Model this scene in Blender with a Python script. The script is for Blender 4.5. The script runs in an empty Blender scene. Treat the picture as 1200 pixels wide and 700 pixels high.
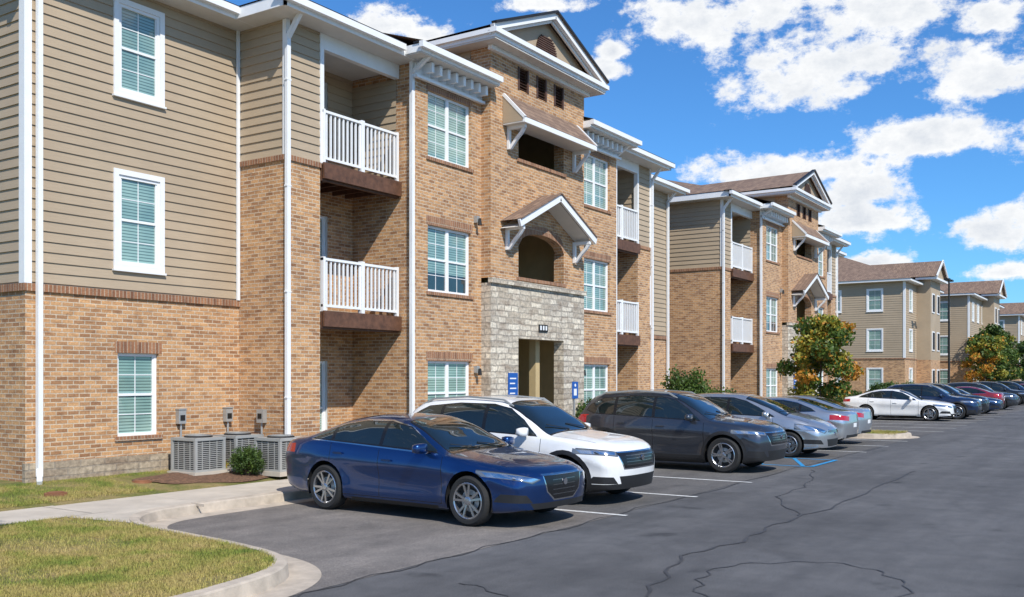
import bpy, bmesh, math, random
import numpy as np
from mathutils import Vector, Matrix
random.seed(7); rng=np.random.default_rng(7)
scene=bpy.context.scene
COL=scene.collection
TH=math.radians(33.3); CT,ST=math.cos(TH),math.sin(TH)

# ------------------------------------------------------------------ materials
def newmat(name):
    m=bpy.data.materials.new(name); m.use_nodes=True
    nt=m.node_tree; nt.nodes.clear()
    out=nt.nodes.new('ShaderNodeOutputMaterial')
    b=nt.nodes.new('ShaderNodeBsdfPrincipled')
    nt.links.new(b.outputs[0],out.inputs[0])
    return m,nt,b,out
def ramp(nt,fac,stops):
    r=nt.nodes.new('ShaderNodeValToRGB')
    el=r.color_ramp.elements
    while len(el)<len(stops): el.new(0.5)
    for e,(p,c) in zip(el,stops):
        e.position=p; e.color=(c[0],c[1],c[2],1)
    nt.links.new(fac,r.inputs[0]); return r.outputs[0]
def noise(nt,scale,detail=4,rough=.55,coord=None,dist=0):
    n=nt.nodes.new('ShaderNodeTexNoise'); n.inputs['Scale'].default_value=scale
    n.inputs['Detail'].default_value=detail; n.inputs['Roughness'].default_value=rough
    n.inputs['Distortion'].default_value=dist
    if coord is not None: nt.links.new(coord,n.inputs['Vector'])
    return n.outputs['Fac']
def geopos(nt):
    return nt.nodes.new('ShaderNodeNewGeometry').outputs['Position']
def mixc(nt,mode,fac,a,b):
    m=nt.nodes.new('ShaderNodeMix'); m.data_type='RGBA'; m.blend_type=mode
    for s,v in ((0,fac),(6,a),(7,b)):
        if hasattr(v,'links'): nt.links.new(v,m.inputs[s])
        else: m.inputs[s].default_value=v if s==0 else (v[0],v[1],v[2],1)
    return m.outputs[2]
def bump(nt,b,h,strength=.3,dist=.02):
    n=nt.nodes.new('ShaderNodeBump'); n.inputs['Strength'].default_value=strength; n.inputs['Distance'].default_value=dist
    nt.links.new(h,n.inputs['Height']); nt.links.new(n.outputs[0],b.inputs['Normal'])
def simple(name,c,rough=.6,metal=0,var=.12,scale=3,coat=0,bmp=0):
    m,nt,b,o=newmat(name)
    p=geopos(nt); f=noise(nt,scale,5,.6,p)
    lo=[x*(1-var) for x in c]; hi=[min(1,x*(1+var)) for x in c]
    nt.links.new(ramp(nt,f,[(.3,lo),(.7,hi)]),b.inputs['Base Color'])
    b.inputs['Roughness'].default_value=rough; b.inputs['Metallic'].default_value=metal
    b.inputs['Coat Weight'].default_value=coat; b.inputs['Coat Roughness'].default_value=.04
    if bmp: bump(nt,b,noise(nt,scale*8,4,.6,p),bmp,.01)
    return m
def brickmat(name,c1,c2,mortar,w,h,ms,bias=-.1,bstr=.5,extra=.25,nscale=30,warp=0,squash=1.0):
    m,nt,b,o=newmat(name)
    uv=nt.nodes.new('ShaderNodeUVMap').outputs[0]; uv0=uv
    if warp:
        n=nt.nodes.new('ShaderNodeTexNoise'); n.inputs['Scale'].default_value=2.6; n.inputs['Detail'].default_value=3; nt.links.new(uv,n.inputs['Vector'])
        ma=nt.nodes.new('ShaderNodeVectorMath'); ma.operation='MULTIPLY_ADD'; nt.links.new(n.outputs['Color'],ma.inputs[0]); ma.inputs[1].default_value=(warp,warp*.6,0); nt.links.new(uv,ma.inputs[2]); uv=ma.outputs[0]
    t=nt.nodes.new('ShaderNodeTexBrick'); nt.links.new(uv,t.inputs['Vector'])
    t.squash=squash; t.squash_frequency=2
    t.inputs['Color1'].default_value=(*c1,1); t.inputs['Color2'].default_value=(*c2,1); t.inputs['Mortar'].default_value=(*mortar,1)
    t.inputs['Scale'].default_value=1; t.inputs['Brick Width'].default_value=w; t.inputs['Row Height'].default_value=h
    t.inputs['Mortar Size'].default_value=ms; t.inputs['Mortar Smooth'].default_value=.2; t.inputs['Bias'].default_value=bias
    f=noise(nt,nscale,3,.6,uv0); f2=noise(nt,.7,4,.6,uv0); 
    mp=nt.nodes.new('ShaderNodeMapping'); mp.inputs['Scale'].default_value=(1/w*.9,1/h*.9,1); nt.links.new(uv0,mp.inputs[0]); f3=noise(nt,.75,1,.5,mp.outputs[0])
    c=mixc(nt,'MULTIPLY',1.0,t.outputs['Color'],ramp(nt,f,[(.3,(1-extra,)*3),(.7,(1+extra*.4,)*3)]))
    c=mixc(nt,'MULTIPLY',1.0,c,ramp(nt,f2,[(.3,(.86,.86,.88)),(.7,(1.06,1.04,1.0))]))
    c=mixc(nt,'MULTIPLY',1.0,c,ramp(nt,f3,[(.34,(.78,.74,.72)),(.46,(1,1,1)),(.58,(1,1,1)),(.70,(1.14,1.13,1.11))]))
    nt.links.new(c,b.inputs['Base Color']); b.inputs['Roughness'].default_value=.9
    inv=nt.nodes.new('ShaderNodeMath'); inv.operation='MULTIPLY_ADD'; nt.links.new(t.outputs['Fac'],inv.inputs[0]); inv.inputs[1].default_value=-1
    nt.links.new(f,inv.inputs[2]); bump(nt,b,inv.outputs[0],bstr,.012)
    return m
M={}
M['brick']=brickmat('brick',(.60,.335,.155),(.27,.125,.06),(.60,.49,.36),.205,.072,.009,bias=-.25)
M['brick_cap']=brickmat('brick_soldier',(.38,.18,.09),(.24,.11,.06),(.46,.36,.26),.072,.3,.008)
M['stone']=brickmat('stone',(.80,.72,.58),(.48,.41,.32),(.43,.38,.31),.30,.145,.016,bias=0,bstr=1.0,extra=.4,nscale=13,warp=.16,squash=1.7)
M['stonebase']=brickmat('stone_base',(.48,.39,.28),(.34,.26,.18),(.36,.30,.23),.45,.13,.012,bias=0,bstr=1.0,extra=.4,nscale=14,warp=.06)
def sidingmat(name,c):
    m,nt,b,o=newmat(name)
    uv=nt.nodes.new('ShaderNodeUVMap').outputs[0]
    mp=nt.nodes.new('ShaderNodeMapping'); mp.inputs['Scale'].default_value=(2,30,1); nt.links.new(uv,mp.inputs[0])
    f=noise(nt,1.5,5,.6,mp.outputs[0]); f2=noise(nt,.6,4,.6,uv)
    c1=ramp(nt,f,[(.3,[x*.93 for x in c]),(.7,[x*1.05 for x in c])])
    c1=mixc(nt,'MULTIPLY',1.0,c1,ramp(nt,f2,[(.3,(.9,.9,.9)),(.7,(1.05,1.05,1.05))]))
    nt.links.new(c1,b.inputs['Base Color']); b.inputs['Roughness'].default_value=.65
    bump(nt,b,f,.15,.004); return m
M['siding']=sidingmat('lap_siding',(.42,.325,.22))
M['white']=simple('white_paint',(.80,.80,.79),.45,var=.04)
M['soffit']=simple('soffit_paint',(.62,.60,.56),.6,var=.05)
M['wood']=simple('stained_wood',(.115,.052,.028),.6,var=.35,scale=9)
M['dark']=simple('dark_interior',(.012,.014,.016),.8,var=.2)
M['louver']=simple('louver_brown',(.09,.045,.03),.6,var=.2)
M['tanpaint']=simple('tan_paint',(.50,.38,.2),.6,var=.08)
M['concrete']=simple('concrete',(.50,.44,.36),.85,var=.14,scale=2.2,bmp=.3)
M['kerbc']=simple('kerb_concrete',(.46,.39,.31),.9,var=.22,scale=4,bmp=.4)
M['joint']=simple('slab_joint',(.14,.12,.10),.9,var=.2)  # plain dark colour of the joints between sidewalk slabs
M['metal_grey']=simple('grey_metal',(.42,.42,.40),.45,.4,var=.1)
M['ac']=simple('ac_cabinet',(.36,.36,.34),.5,.1,var=.08)
M['black']=simple('black_plastic',(.015,.015,.016),.55,var=.2)
M['darkmetal']=simple('dark_metal',(.03,.028,.026),.45,.5,var=.2)
M['bluesign']=simple('blue_sign',(.01,.09,.36),.4,var=.05)
M['bluepaint']=simple('blue_marking',(.02,.25,.52),.8,var=.3,scale=20)
M['linepaint']=simple('line_paint',(.62,.62,.60),.8,var=.25,scale=18)
M['seal']=simple('crack_sealant',(.050,.050,.052),.6,var=.3)
M['rust']=simple('rust_cover',(.22,.09,.04),.8,var=.3)
M['mulch']=simple('mulch',(.15,.08,.045),.95,var=.6,scale=22,bmp=.8)
def blindglass(name,hi,lo):
    m,nt,b,o=newmat(name); p=geopos(nt)
    sx=nt.nodes.new('ShaderNodeSeparateXYZ'); nt.links.new(p,sx.inputs[0])
    w=nt.nodes.new('ShaderNodeMath'); w.operation='PINGPONG'; nt.links.new(sx.outputs[2],w.inputs[0]); w.inputs[1].default_value=.0275
    d=nt.nodes.new('ShaderNodeMath'); d.operation='DIVIDE'; nt.links.new(w.outputs[0],d.inputs[0]); d.inputs[1].default_value=.0275
    c=ramp(nt,d.outputs[0],[(.15,lo),(.4,hi),(.9,[x*1.08 for x in hi])])
    f=noise(nt,.9,3,.5,p); c=mixc(nt,'MULTIPLY',1.0,c,ramp(nt,f,[(.35,(.58,.68,.70)),(.65,(1.12,1.1,1.05))]))
    nt.links.new(c,b.inputs['Base Color']); b.inputs['Roughness'].default_value=.5; b.inputs['Coat Weight'].default_value=1; b.inputs['Coat Roughness'].default_value=.015; b.inputs['Coat IOR'].default_value=1.8
    return m
M['blindglass']=blindglass('blinds_behind_glass',(.28,.42,.37),(.07,.13,.12))
M['clearglass']=simple('room_behind_glass',(.02,.04,.045),.1,var=.3,coat=1)
def shingle():
    m,nt,b,o=newmat('shingles'); uv=nt.nodes.new('ShaderNodeUVMap').outputs[0]
    t=nt.nodes.new('ShaderNodeTexBrick'); nt.links.new(uv,t.inputs['Vector'])
    t.inputs['Color1'].default_value=(.27,.18,.125,1); t.inputs['Color2'].default_value=(.17,.11,.08,1); t.inputs['Mortar'].default_value=(.09,.06,.045,1)
    t.inputs['Scale'].default_value=1; t.inputs['Brick Width'].default_value=.3; t.inputs['Row Height'].default_value=.14; t.inputs['Mortar Size'].default_value=.008
    nt.links.new(t.outputs[0],b.inputs['Base Color']); b.inputs['Roughness'].default_value=.95; return m
M['shingle']=shingle()
def asphalt(name,base,tint,patch):
    m,nt,b,o=newmat(name); p=geopos(nt)
    f1=noise(nt,90,3,.7,p); f2=noise(nt,.35,6,.6,p,.6); f3=noise(nt,2.2,6,.7,p,.3)
    c=ramp(nt,f1,[(.3,[base*.5*t for t in tint]),(.5,[base*t for t in tint]),(.72,[base*1.9*t for t in tint])])
    c=mixc(nt,'MULTIPLY',1.0,c,ramp(nt,f2,[(.3,(1-patch,)*3),(.7,(1+patch,)*3)]))
    c=mixc(nt,'MULTIPLY',1.0,c,ramp(nt,f3,[(.35,(.8,.8,.8)),(.65,(1.12,1.1,1.08))]))
    mp=nt.nodes.new('ShaderNodeMapping'); mp.inputs['Scale'].default_value=(.12,1.6,1); nt.links.new(p,mp.inputs[0]); f4=noise(nt,1,5,.6,mp.outputs[0])
    c=mixc(nt,'MULTIPLY',1.0,c,ramp(nt,f4,[(.35,(.82,.82,.83)),(.65,(1.1,1.1,1.1))]))
    f5=noise(nt,1.1,3,.5,p); c=mixc(nt,'MULTIPLY',1.0,c,ramp(nt,f5,[(.26,(.55,.55,.55)),(.34,(1,1,1))]))
    nt.links.new(c,b.inputs['Base Color']); b.inputs['Roughness'].default_value=.85
    bump(nt,b,f1,.5,.006); return m
M['asphalt']=asphalt('asphalt_drive',.096,(1,1.0,1.02),.25)
M['asphalt_old']=asphalt('asphalt_stall',.105,(1.03,.99,.95),.2)
M['asphalt_patch']=asphalt('asphalt_light',.165,(1.07,.97,.88),.16)
def grassmat(name,stops):
    m,nt,b,o=newmat(name); p=geopos(nt)
    f=noise(nt,1.3,7,.7,p,.4); f2=noise(nt,38,3,.7,p)
    c=ramp(nt,f,stops)
    c=mixc(nt,'MULTIPLY',1.0,c,ramp(nt,f2,[(.3,(.6,.6,.6)),(.7,(1.3,1.3,1.2))]))
    nt.links.new(c,b.inputs['Base Color']); b.inputs['Roughness'].default_value=.9
    bump(nt,b,f2,.6,.03); return m
M['grass']=grassmat('grass',[(.25,(.07,.10,.02)),(.44,(.15,.15,.035)),(.54,(.24,.19,.07)),(.75,(.32,.23,.11))])
M['blades']=grassmat('grass_blades',[(.30,(.12,.19,.03)),(.42,(.24,.27,.05)),(.52,(.39,.33,.10)),(.68,(.46,.34,.15))])
def leafmat(name,a,b_):
    m,nt,b,o=newmat(name); p=geopos(nt)
    f=noise(nt,6,3,.7,p); nt.links.new(ramp(nt,f,[(.3,a),(.7,b_)]),b.inputs['Base Color'])
    b.inputs['Roughness'].default_value=.55
    tr=nt.nodes.new('ShaderNodeBsdfTranslucent'); nt.links.new(ramp(nt,f,[(.3,a),(.7,b_)]),tr.inputs[0])
    mx=nt.nodes.new('ShaderNodeMixShader'); mx.inputs[0].default_value=.3
    nt.links.new(b.outputs[0],mx.inputs[1]); nt.links.new(tr.outputs[0],mx.inputs[2]); nt.links.new(mx.outputs[0],o.inputs[0]); return m
M['leaf_g']=leafmat('leaf_green',(.05,.10,.018),(.13,.20,.03))
M['leaf_dk']=leafmat('leaf_dark',(.025,.06,.012),(.07,.12,.02))
M['leaf_o']=leafmat('leaf_orange',(.50,.18,.02),(.62,.34,.04))
M['leaf_y']=leafmat('leaf_yellow',(.42,.34,.04),(.26,.28,.04))
M['bark']=simple('bark',(.13,.09,.06),.9,var=.35,scale=14,bmp=.6)

# ------------------------------------------------------------------ mesh builder
class MB:
    def __init__(s): s.v=[]; s.f=[]; s.m=[]; s.mats=[]
    def mi(s,k):
        if k not in s.mats: s.mats.append(k)
        return s.mats.index(k)
    def poly(s,pts,mat):
        n=len(s.v); s.v.extend([tuple(p) for p in pts]); s.f.append(tuple(range(n,n+len(pts)))); s.m.append(s.mi(mat))
    def box(s,x0,x1,y0,y1,z0,z1,mat):
        if x0>x1:x0,x1=x1,x0
        if y0>y1:y0,y1=y1,y0
        a=[(x0,y0,z0),(x1,y0,z0),(x1,y1,z0),(x0,y1,z0),(x0,y0,z1),(x1,y0,z1),(x1,y1,z1),(x0,y1,z1)]
        n=len(s.v); s.v.extend(a)
        for f in ((0,3,2,1),(4,5,6,7),(0,1,5,4),(1,2,6,5),(2,3,7,6),(3,0,4,7)):
            s.f.append(tuple(n+i for i in f)); s.m.append(s.mi(mat))
    def beam(s,p,q,w,h,mat):
        p=Vector(p);q=Vector(q);d=(q-p).normalized()
        up=Vector((0,0,1)) if abs(d.z)<.95 else Vector((1,0,0))
        r=d.cross(up).normalized()*w/2; u=r.cross(d).normalized()*h/2
        a=[p-r-u,p+r-u,p+r+u,p-r+u,q-r-u,q+r-u,q+r+u,q-r+u]
        n=len(s.v); s.v.extend([tuple(x) for x in a])
        for f in ((0,3,2,1),(4,5,6,7),(0,1,5,4),(1,2,6,5),(2,3,7,6),(3,0,4,7)):
            s.f.append(tuple(n+i for i in f)); s.m.append(s.mi(mat))
    def cyl(s,p,q,r0,r1,mat,n=12,cap=True):
        p=Vector(p);q=Vector(q);d=(q-p).normalized()
        up=Vector((0,0,1)) if abs(d.z)<.9 else Vector((1,0,0))
        a=d.cross(up).normalized(); b=a.cross(d)
        k=len(s.v)
        for c,r in((p,r0),(q,r1)):
            for i in range(n):
                t=2*math.pi*i/n; s.v.append(tuple(c+a*math.cos(t)*r+b*math.sin(t)*r))
        for i in range(n):
            j=(i+1)%n; s.f.append((k+i,k+j,k+n+j,k+n+i)); s.m.append(s.mi(mat))
        if cap:
            s.f.append(tuple(k+i for i in range(n))); s.m.append(s.mi(mat))
            s.f.append(tuple(k+n+i for i in range(n))); s.m.append(s.mi(mat))
    def obj(s,name,parent=None,smooth=False):
        me=bpy.data.meshes.new(name); me.from_pydata(s.v,[],s.f)
        for k in s.mats: me.materials.append(M[k] if isinstance(k,str) else k)
        me.polygons.foreach_set('material_index',s.m)
        me.update()
        uv=me.uv_layers.new(name='UVMap')
        dat=np.zeros(len(me.loops)*2)
        for p in me.polygons:
            n=p.normal
            if abs(n.z)>.7: ax=(0,1)
            elif abs(n.x)>abs(n.y): ax=(1,2)
            else: ax=(0,2)
            for li,vi in zip(p.loop_indices,p.vertices):
                c=me.vertices[vi].co; dat[2*li]=c[ax[0]]; dat[2*li+1]=c[ax[1]]
        uv.data.foreach_set('uv',dat)
        if smooth: me.polygons.foreach_set('use_smooth',[True]*len(me.polygons))
        o=bpy.data.objects.new(name,me); COL.objects.link(o)
        if parent: o.parent=parent
        return o
def empty(name,loc=(0,0,0),rz=0):
    e=bpy.data.objects.new(name,None); COL.objects.link(e); e.location=loc; e.rotation_euler=(0,0,rz); e.empty_display_size=.3; return e

# ------------------------------------------------------------------ building kit
BOARD=.168
class Wall:
    """axis 'y': wall plane Y=c, runs along X.  axis 'x': plane X=c, runs along Y.  out=+1/-1 outward."""
    def __init__(s,mb,axis,c,out): s.mb=mb;s.ax=axis;s.c=c;s.o=out
    def P(s,a,off,z):
        return (a,s.c+s.o*off,z) if s.ax=='y' else (s.c+s.o*off,a,z)
    def box(s,a0,a1,o0,o1,z0,z1,mat):
        p=s.P(a0,o0,z0);q=s.P(a1,o1,z1); s.mb.box(p[0],q[0],p[1],q[1],min(z0,z1),max(z0,z1),mat)
    def quad(s,a0,a1,z0,z1,mat,off=0):
        s.mb.poly([s.P(a0,off,z0),s.P(a1,off,z0),s.P(a1,off,z1),s.P(a0,off,z1)],mat)
    def fill(s,a0,a1,z0,z1,mat):
        if a1<a0:a0,a1=a1,a0
        if mat!='siding': s.quad(a0,a1,z0,z1,mat); return
        k=math.floor(z0/BOARD)
        while k*BOARD<z1-1e-4:
            b0=max(z0,k*BOARD); b1=min(z1,(k+1)*BOARD)
            f0=(b0-k*BOARD)/BOARD; f1=(b1-k*BOARD)/BOARD
            o0=.022*(1-f0); o1=.022*(1-f1)
            s.mb.poly([s.P(a0,o0,b0),s.P(a1,o0,b0),s.P(a1,o1,b1),s.P(a0,o1,b1)],mat)
            if f0==0: s.mb.poly([s.P(a0,0,b0),s.P(a1,0,b0),s.P(a1,.022,b0),s.P(a0,.022,b0)],mat)
            k+=1
    def wall(s,a0,a1,z0,z1,mat,ops=()):
        if a1<a0:a0,a1=a1,a0
        ops=[(min(o[0],o[1]),max(o[0],o[1]),o[2],o[3]) for o in ops]
        ops=[o for o in ops if o[3]>z0 and o[2]<z1]
        xs=sorted({a0,a1,*[o[0] for o in ops],*[o[1] for o in ops]})
        for x0,x1 in zip(xs[:-1],xs[1:]):
            mid=(x0+x1)/2
            cuts=sorted([(max(z0,o[2]),min(z1,o[3])) for o in ops if o[0]<mid<o[1]])
            z=z0
            for c0,c1 in cuts:
                if c0>z+1e-5: s.fill(x0,x1,z,c0,mat)
                z=c1
            if z<z1-1e-5: s.fill(x0,x1,z,z1,mat)
    def reveal(s,a0,a1,z0,z1,d,mat):
        for q in ([(a0,z0),(a1,z0)],[(a1,z0),(a1,z1)],[(a1,z1),(a0,z1)],[(a0,z1),(a0,z0)]):
            (x0,y0),(x1,y1)=q
            s.mb.poly([s.P(x0,0,y0),s.P(x1,0,y1),s.P(x1,-d,y1),s.P(x0,-d,y0)],mat)
    def window(s,a0,a1,z0,z1,n=1,casing=False,sill=True,mat='brick',bl=None):
        if a1<a0:a0,a1=a1,a0
        s.reveal(a0,a1,z0,z1,.26,mat)
        r=-.07 if not casing else .02
        e=.002
        F=.055
        s.box(a0+e,a0+F,r-.07,r,z0+e,z1-e,'white'); s.box(a1-F,a1-e,r-.07,r,z0+e,z1-e,'white')
        s.box(a0+F,a1-F,r-.07,r,z0+e,z0+F,'white'); s.box(a0+F,a1-F,r-.07,r,z1-F,z1-e,'white')
        w=(a1-a0)/n
        for i in range(n):
            b0=a0+i*w+(F if i==0 else .035); b1=a0+(i+1)*w-(F if i==n-1 else .035)
            if i<n-1: s.box(a0+(i+1)*w-.035,a0+(i+1)*w+.035,r-.07,r-.003,z0+F,z1-F,'white')
            zm=(z0+z1)/2
            s.box(b0,b1,r-.06,r-.012,zm-.022,zm+.022,'white')
            s.box(b0,b0+.022,r-.06,r-.015,z0+F,z1-F,'white'); s.box(b1-.022,b1,r-.06,r-.015,z0+F,z1-F,'white')
            zb=z0+F if bl is None else z0+(z1-z0)*bl
            s.quad(b0,b1,zb,z1-F,'blindglass',r-.04)
            if zb>z0+F+.01: s.quad(b0,b1,z0+F,zb,'clearglass',r-.04)
            bm_=(b0+b1)/2
            for q0,q1 in ((z0+F,zm-.022),(zm+.022,z1-F)):
                s.box(bm_-.007,bm_+.007,r-.045,r-.033,q0,q1,'white')
                s.box(b0+.022,bm_-.007,r-.044,r-.034,(q0+q1)/2-.007,(q0+q1)/2+.007,'white'); s.box(bm_+.007,b1-.022,r-.044,r-.034,(q0+q1)/2-.007,(q0+q1)/2+.007,'white')
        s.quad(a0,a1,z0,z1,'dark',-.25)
        if casing:
            C=.095
            s.box(a0-C,a0,-.01,.045,z0-C,z1+C,'white'); s.box(a1,a1+C,-.01,.045,z0-C,z1+C,'white')
            s.box(a0,a1,-.01,.045,z0-C,z0,'white'); s.box(a0,a1,-.01,.045,z1,z1+C,'white')
            s.box(a0-C-.02,a1+C+.02,-.01,.07,z0-C-.035,z0-C,'white')
        elif sill:
            s.box(a0-.06,a1+.06,-.06,.035,z0-.075,z0-.001,'brick_cap')
            s.quad(a0-.06,a1+.06,z1+.002,z1+.2,'brick_cap',.004)

def railing(mb,x0,x1,y,z):
    if x1<x0:x0,x1=x1,x0
    mb.box(x0,x1,y-.04,y+.04,z+1.0,z+1.05,'white'); mb.box(x0,x1,y-.025,y+.025,z+.08,z+.13,'white')
    mb.box((x0+x1)/2-.05,(x0+x1)/2+.05,y-.05,y+.05,z,z+1.08,'white')
    mb.box(x0,x0+.06,y-.045,y+.045,z,z+1.07,'white'); mb.box(x1-.06,x1,y-.045,y+.045,z,z+1.07,'white')
    n=int((x1-x0)/.115)
    for i in range(1,n):
        x=x0+i*(x1-x0)/n; mb.box(x-.018,x+.018,y-.018,y+.018,z+.13,z+1.0,'white')
def hip(mb,x0,x1,y0,y1,z,s=.36,left=True,right=True):
    h=(y1-y0)/2; r=h; ym=(y0+y1)/2; zt=z+h*s
    a=x0+(r if left else 0); b=x1-(r if right else 0)
    A,B,C,D=(x0,y0,z),(x1,y0,z),(x1,y1,z),(x0,y1,z); E,F=(a,ym,zt),(b,ym,zt)
    mb.poly([A,B,F,E],'shingle'); mb.poly([C,D,E,F],'shingle'); mb.poly([D,A,E],'shingle'); mb.poly([B,C,F],'shingle')

F2,F3=3.3,6.22; EZ=8.78; G=.15
YA,YB,YC,YT=15.0,13.69,13.22,12.95
YBACK=28.0

def apartment(name,Xc,lrec=True,rrec=True,number=True):
    root=empty(name)
    walls=MB(); win=MB(); trim=MB(); roof=MB(); balc=MB(); tow=MB()
    for s,rec in ((-1,lrec),(1,rrec)):
        X=lambda a: Xc+s*a
        w=Wall(walls,'y',YC,-1)
        ops=[(X(2.66),X(4.28),.92,2.36),(X(2.66),X(4.28),3.88,5.34),(X(2.66),X(4.28),6.83,8.29)]
        w.wall(X(2.25),X(4.7),G,EZ-.3,'brick',ops)
        ww=Wall(win,'y',YC,-1)
        for i,o in enumerate(ops): ww.window(*o,n=2,bl=[None,.30,None][i] if s<0 else None)
        wt=Wall(trim,'y',YC,-1)
        wt.box(X(2.25),X(4.72),-.05,.03,EZ-.3,EZ,'white')
        wt.box(X(2.25),X(4.80),.03,.12,EZ-.36,EZ-.30,'white')
        k=2.4
        while k<4.7:
            wt.box(X(k),X(k+.09),.03,.30,EZ-.22,EZ-.01,'white'); k+=.29
        ws=Wall(walls,'x',X(4.7),s)
        ws.wall(YC,YB+1.36,G,EZ,'brick')
        trim.box(X(2.2),X(5.1),YC-.48,YC+.7,EZ+.01,EZ+.03,'soffit')
        trim.box(X(2.2),X(5.12),YC-.50,YC+.7,EZ+.032,EZ+.20,'white')
        trim.box(X(2.2),X(5.2),YC-.60,YC-.50,EZ+.09,EZ+.215,'white')
        x0,x1=sorted((X(2.2),X(5.15)))
        roof.box(x0,x1,YC-.55,YC-.3,EZ+.217,EZ+.245,'darkmetal')
        roof.poly([(x0,YC-.52,EZ+.25),(x1,YC-.52,EZ+.25),(x1,YC+2.2,EZ+1.15),(x0,YC+2.2,EZ+1.15)],'shingle')
        yb=YB+1.35
        wb=Wall(walls,'y',yb,-1)
        dops=[(X(5.5),X(6.9),G+.15,2.35),(X(5.5),X(6.9),F2+.1,F2+2.2),(X(5.5),X(6.9),F3+.1,F3+2.2)]
        wb.wall(X(4.7),X(7.1),G,F3,'brick',dops); wb.wall(X(4.7),X(7.1),F3,EZ,'siding',dops)
        wwb=Wall(win,'y',yb,-1)
        for o in dops: wwb.window(*o,n=2,sill=False,mat='white')
        wp=Wall(walls,'x',X(7.1),-s); wp.wall(YB,yb,G,F3-.07,'brick'); wp.wall(YB,yb,F3-.07,EZ,'siding')
        ws2=Wall(walls,'x',X(4.715),s)
        ws2.wall(YB+.05,yb,F3,EZ-.3,'siding')
        for z in (F2,F3):
            balc.box(X(4.72),X(7.08),YB-.06,yb,z-.05,z,'wood')
            balc.box(X(4.72),X(7.08),YB-.10,YB-.05,z-.30,z+.012,'wood')
            balc.box(X(4.72),X(7.08),YB-.02,YB+.06,z-.34,z-.05,'wood')
            for j in range(6):
                xx=4.9+j*.4; balc.box(X(xx),X(xx+.05),YB+.06,yb,z-.24,z-.05,'wood')
            railing(balc,X(4.76),X(7.06),YB-.01,z+.01)
        balc.box(X(4.72),X(7.1),YB+.0,yb,EZ-.12,EZ-.10,'soffit')
        trim.box(X(4.72),X(7.12),YB-.03,YB+.10,EZ-.30,EZ,'white')
        trim.box(X(7.02),X(7.12),YB-.032,YB+.10,F3-.02,EZ-.30,'white')
        wq=Wall(walls,'y',YB,-1); wq.wall(X(7.1),X(8.0),G,F3-.1,'brick'); wq.wall(X(7.12),X(8.0),F3,EZ,'siding')
        walls.box(X(7.09),X(8.02),YB-.035,YB+.05,F3-.1,F3,'brick_cap')
        yside=YA if rec else YBACK
        wz=Wall(walls,'x',X(8.0),s); wz.wall(YB,yside,G,F3-.1,'brick'); wz.wall(YB,yside,F3,EZ,'siding')
        walls.box(X(7.99),X(8.035),YB-.035,yside,F3-.1,F3,'brick_cap')
        trim.box(X(7.93),X(8.035),YB-.034,YB+.06,F3+.002,EZ,'white')
        trim.box(X(4.70),X(4.79),YC+.02,YC+.10,G+.2,EZ+.1,'white')
        trim.beam((X(4.75),YC-.5,EZ+.1),(X(4.75),YC+.06,EZ-.25),.08,.08,'white')
        trim.box(X(7.98),X(8.07),YB-.105,YB-.037,G+.25,EZ-.35,'white')
        trim.beam((X(8.02),YB-.07,G+.27),(X(8.02),YB-.32,G+.08),.08,.08,'white')
        trim.beam((X(8.02),YB-.45,EZ+.1),(X(8.02),YB-.07,EZ-.37),.08,.08,'white')
        for zz in (1.6,3.6,5.6,7.6):
            trim.box(X(7.965),X(8.085),YB-.108,YB-.036,zz,zz+.03,'white')
        if rec:
            wr=Wall(walls,'y',YA,-1)
            ops=[(X(9.85),X(10.69),.96,2.42),(X(9.85),X(10.69),3.97,5.52),(X(9.85),X(10.69),6.99,8.5)]
            wr.wall(X(8.0),X(12.35),.62,3.38,'brick',ops); wr.wall(X(8.0),X(12.35),3.5,EZ,'siding',ops)
            walls.box(X(8.02),X(12.37),YA-.03,YA+.05,.05,.62,'stonebase')
            walls.box(X(8.0),X(12.385),YA-.04,YA+.05,3.38,3.5,'brick_cap')
            w3=Wall(win,'y',YA,-1)
            w3.window(*ops[0]); w3.window(*ops[1],casing=True); w3.window(*ops[2],casing=True)
            we=Wall(walls,'x',X(12.35),s); we.wall(YA,YBACK-1,.05,3.38,'brick'); we.wall(YA,YBACK-1,3.5,EZ,'siding')
            walls.box(X(12.34),X(12.39),YA+.05,YBACK-1,3.38,3.5,'brick_cap')
            trim.box(X(12.26),X(12.385),YA-.035,YA+.12,3.502,EZ,'white')
            trim.box(X(12.12),X(12.20),YA-.12,YA-.04,.4,EZ-.3,'white')
            trim.beam((X(12.16),YA-.08,.5),(X(12.3),YA-.32,.32),.08,.08,'white')
            trim.beam((X(12.16),YA-.45,EZ+.1),(X(12.16),YA-.08,EZ-.32),.08,.08,'white')
            trim.box(X(8.023),X(8.09),YA-.06,YA-.023,3.502,EZ,'white')
            trim.box(X(7.5),X(12.85),YA-.5,YBACK,EZ,EZ+.02,'soffit')
            trim.box(X(7.5),X(12.86),YA-.51,YA-.46,EZ+.001,EZ+.2,'white')
            trim.box(X(12.81),X(12.86),YA-.51,YBACK-.4,EZ+.001,EZ+.2,'white')
            trim.box(X(8.4),X(12.95),YA-.62,YA-.51,EZ+.08,EZ+.205,'white')
            roof.box(X(8.4),X(12.96),YA-.60,YA-.3,EZ+.207,EZ+.232,'darkmetal')
        trim.box(X(2.0),X(8.5),YB-.5,YB+1.6,EZ+.003,EZ+.023,'soffit')
        trim.box(X(2.0),X(8.52),YB-.52,YB-.47,EZ+.004,EZ+.205,'white')
        trim.box(X(8.47),X(8.52),YB-.52,(YA if rec else YBACK+.5),EZ+.004,EZ+.205,'white')
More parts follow.
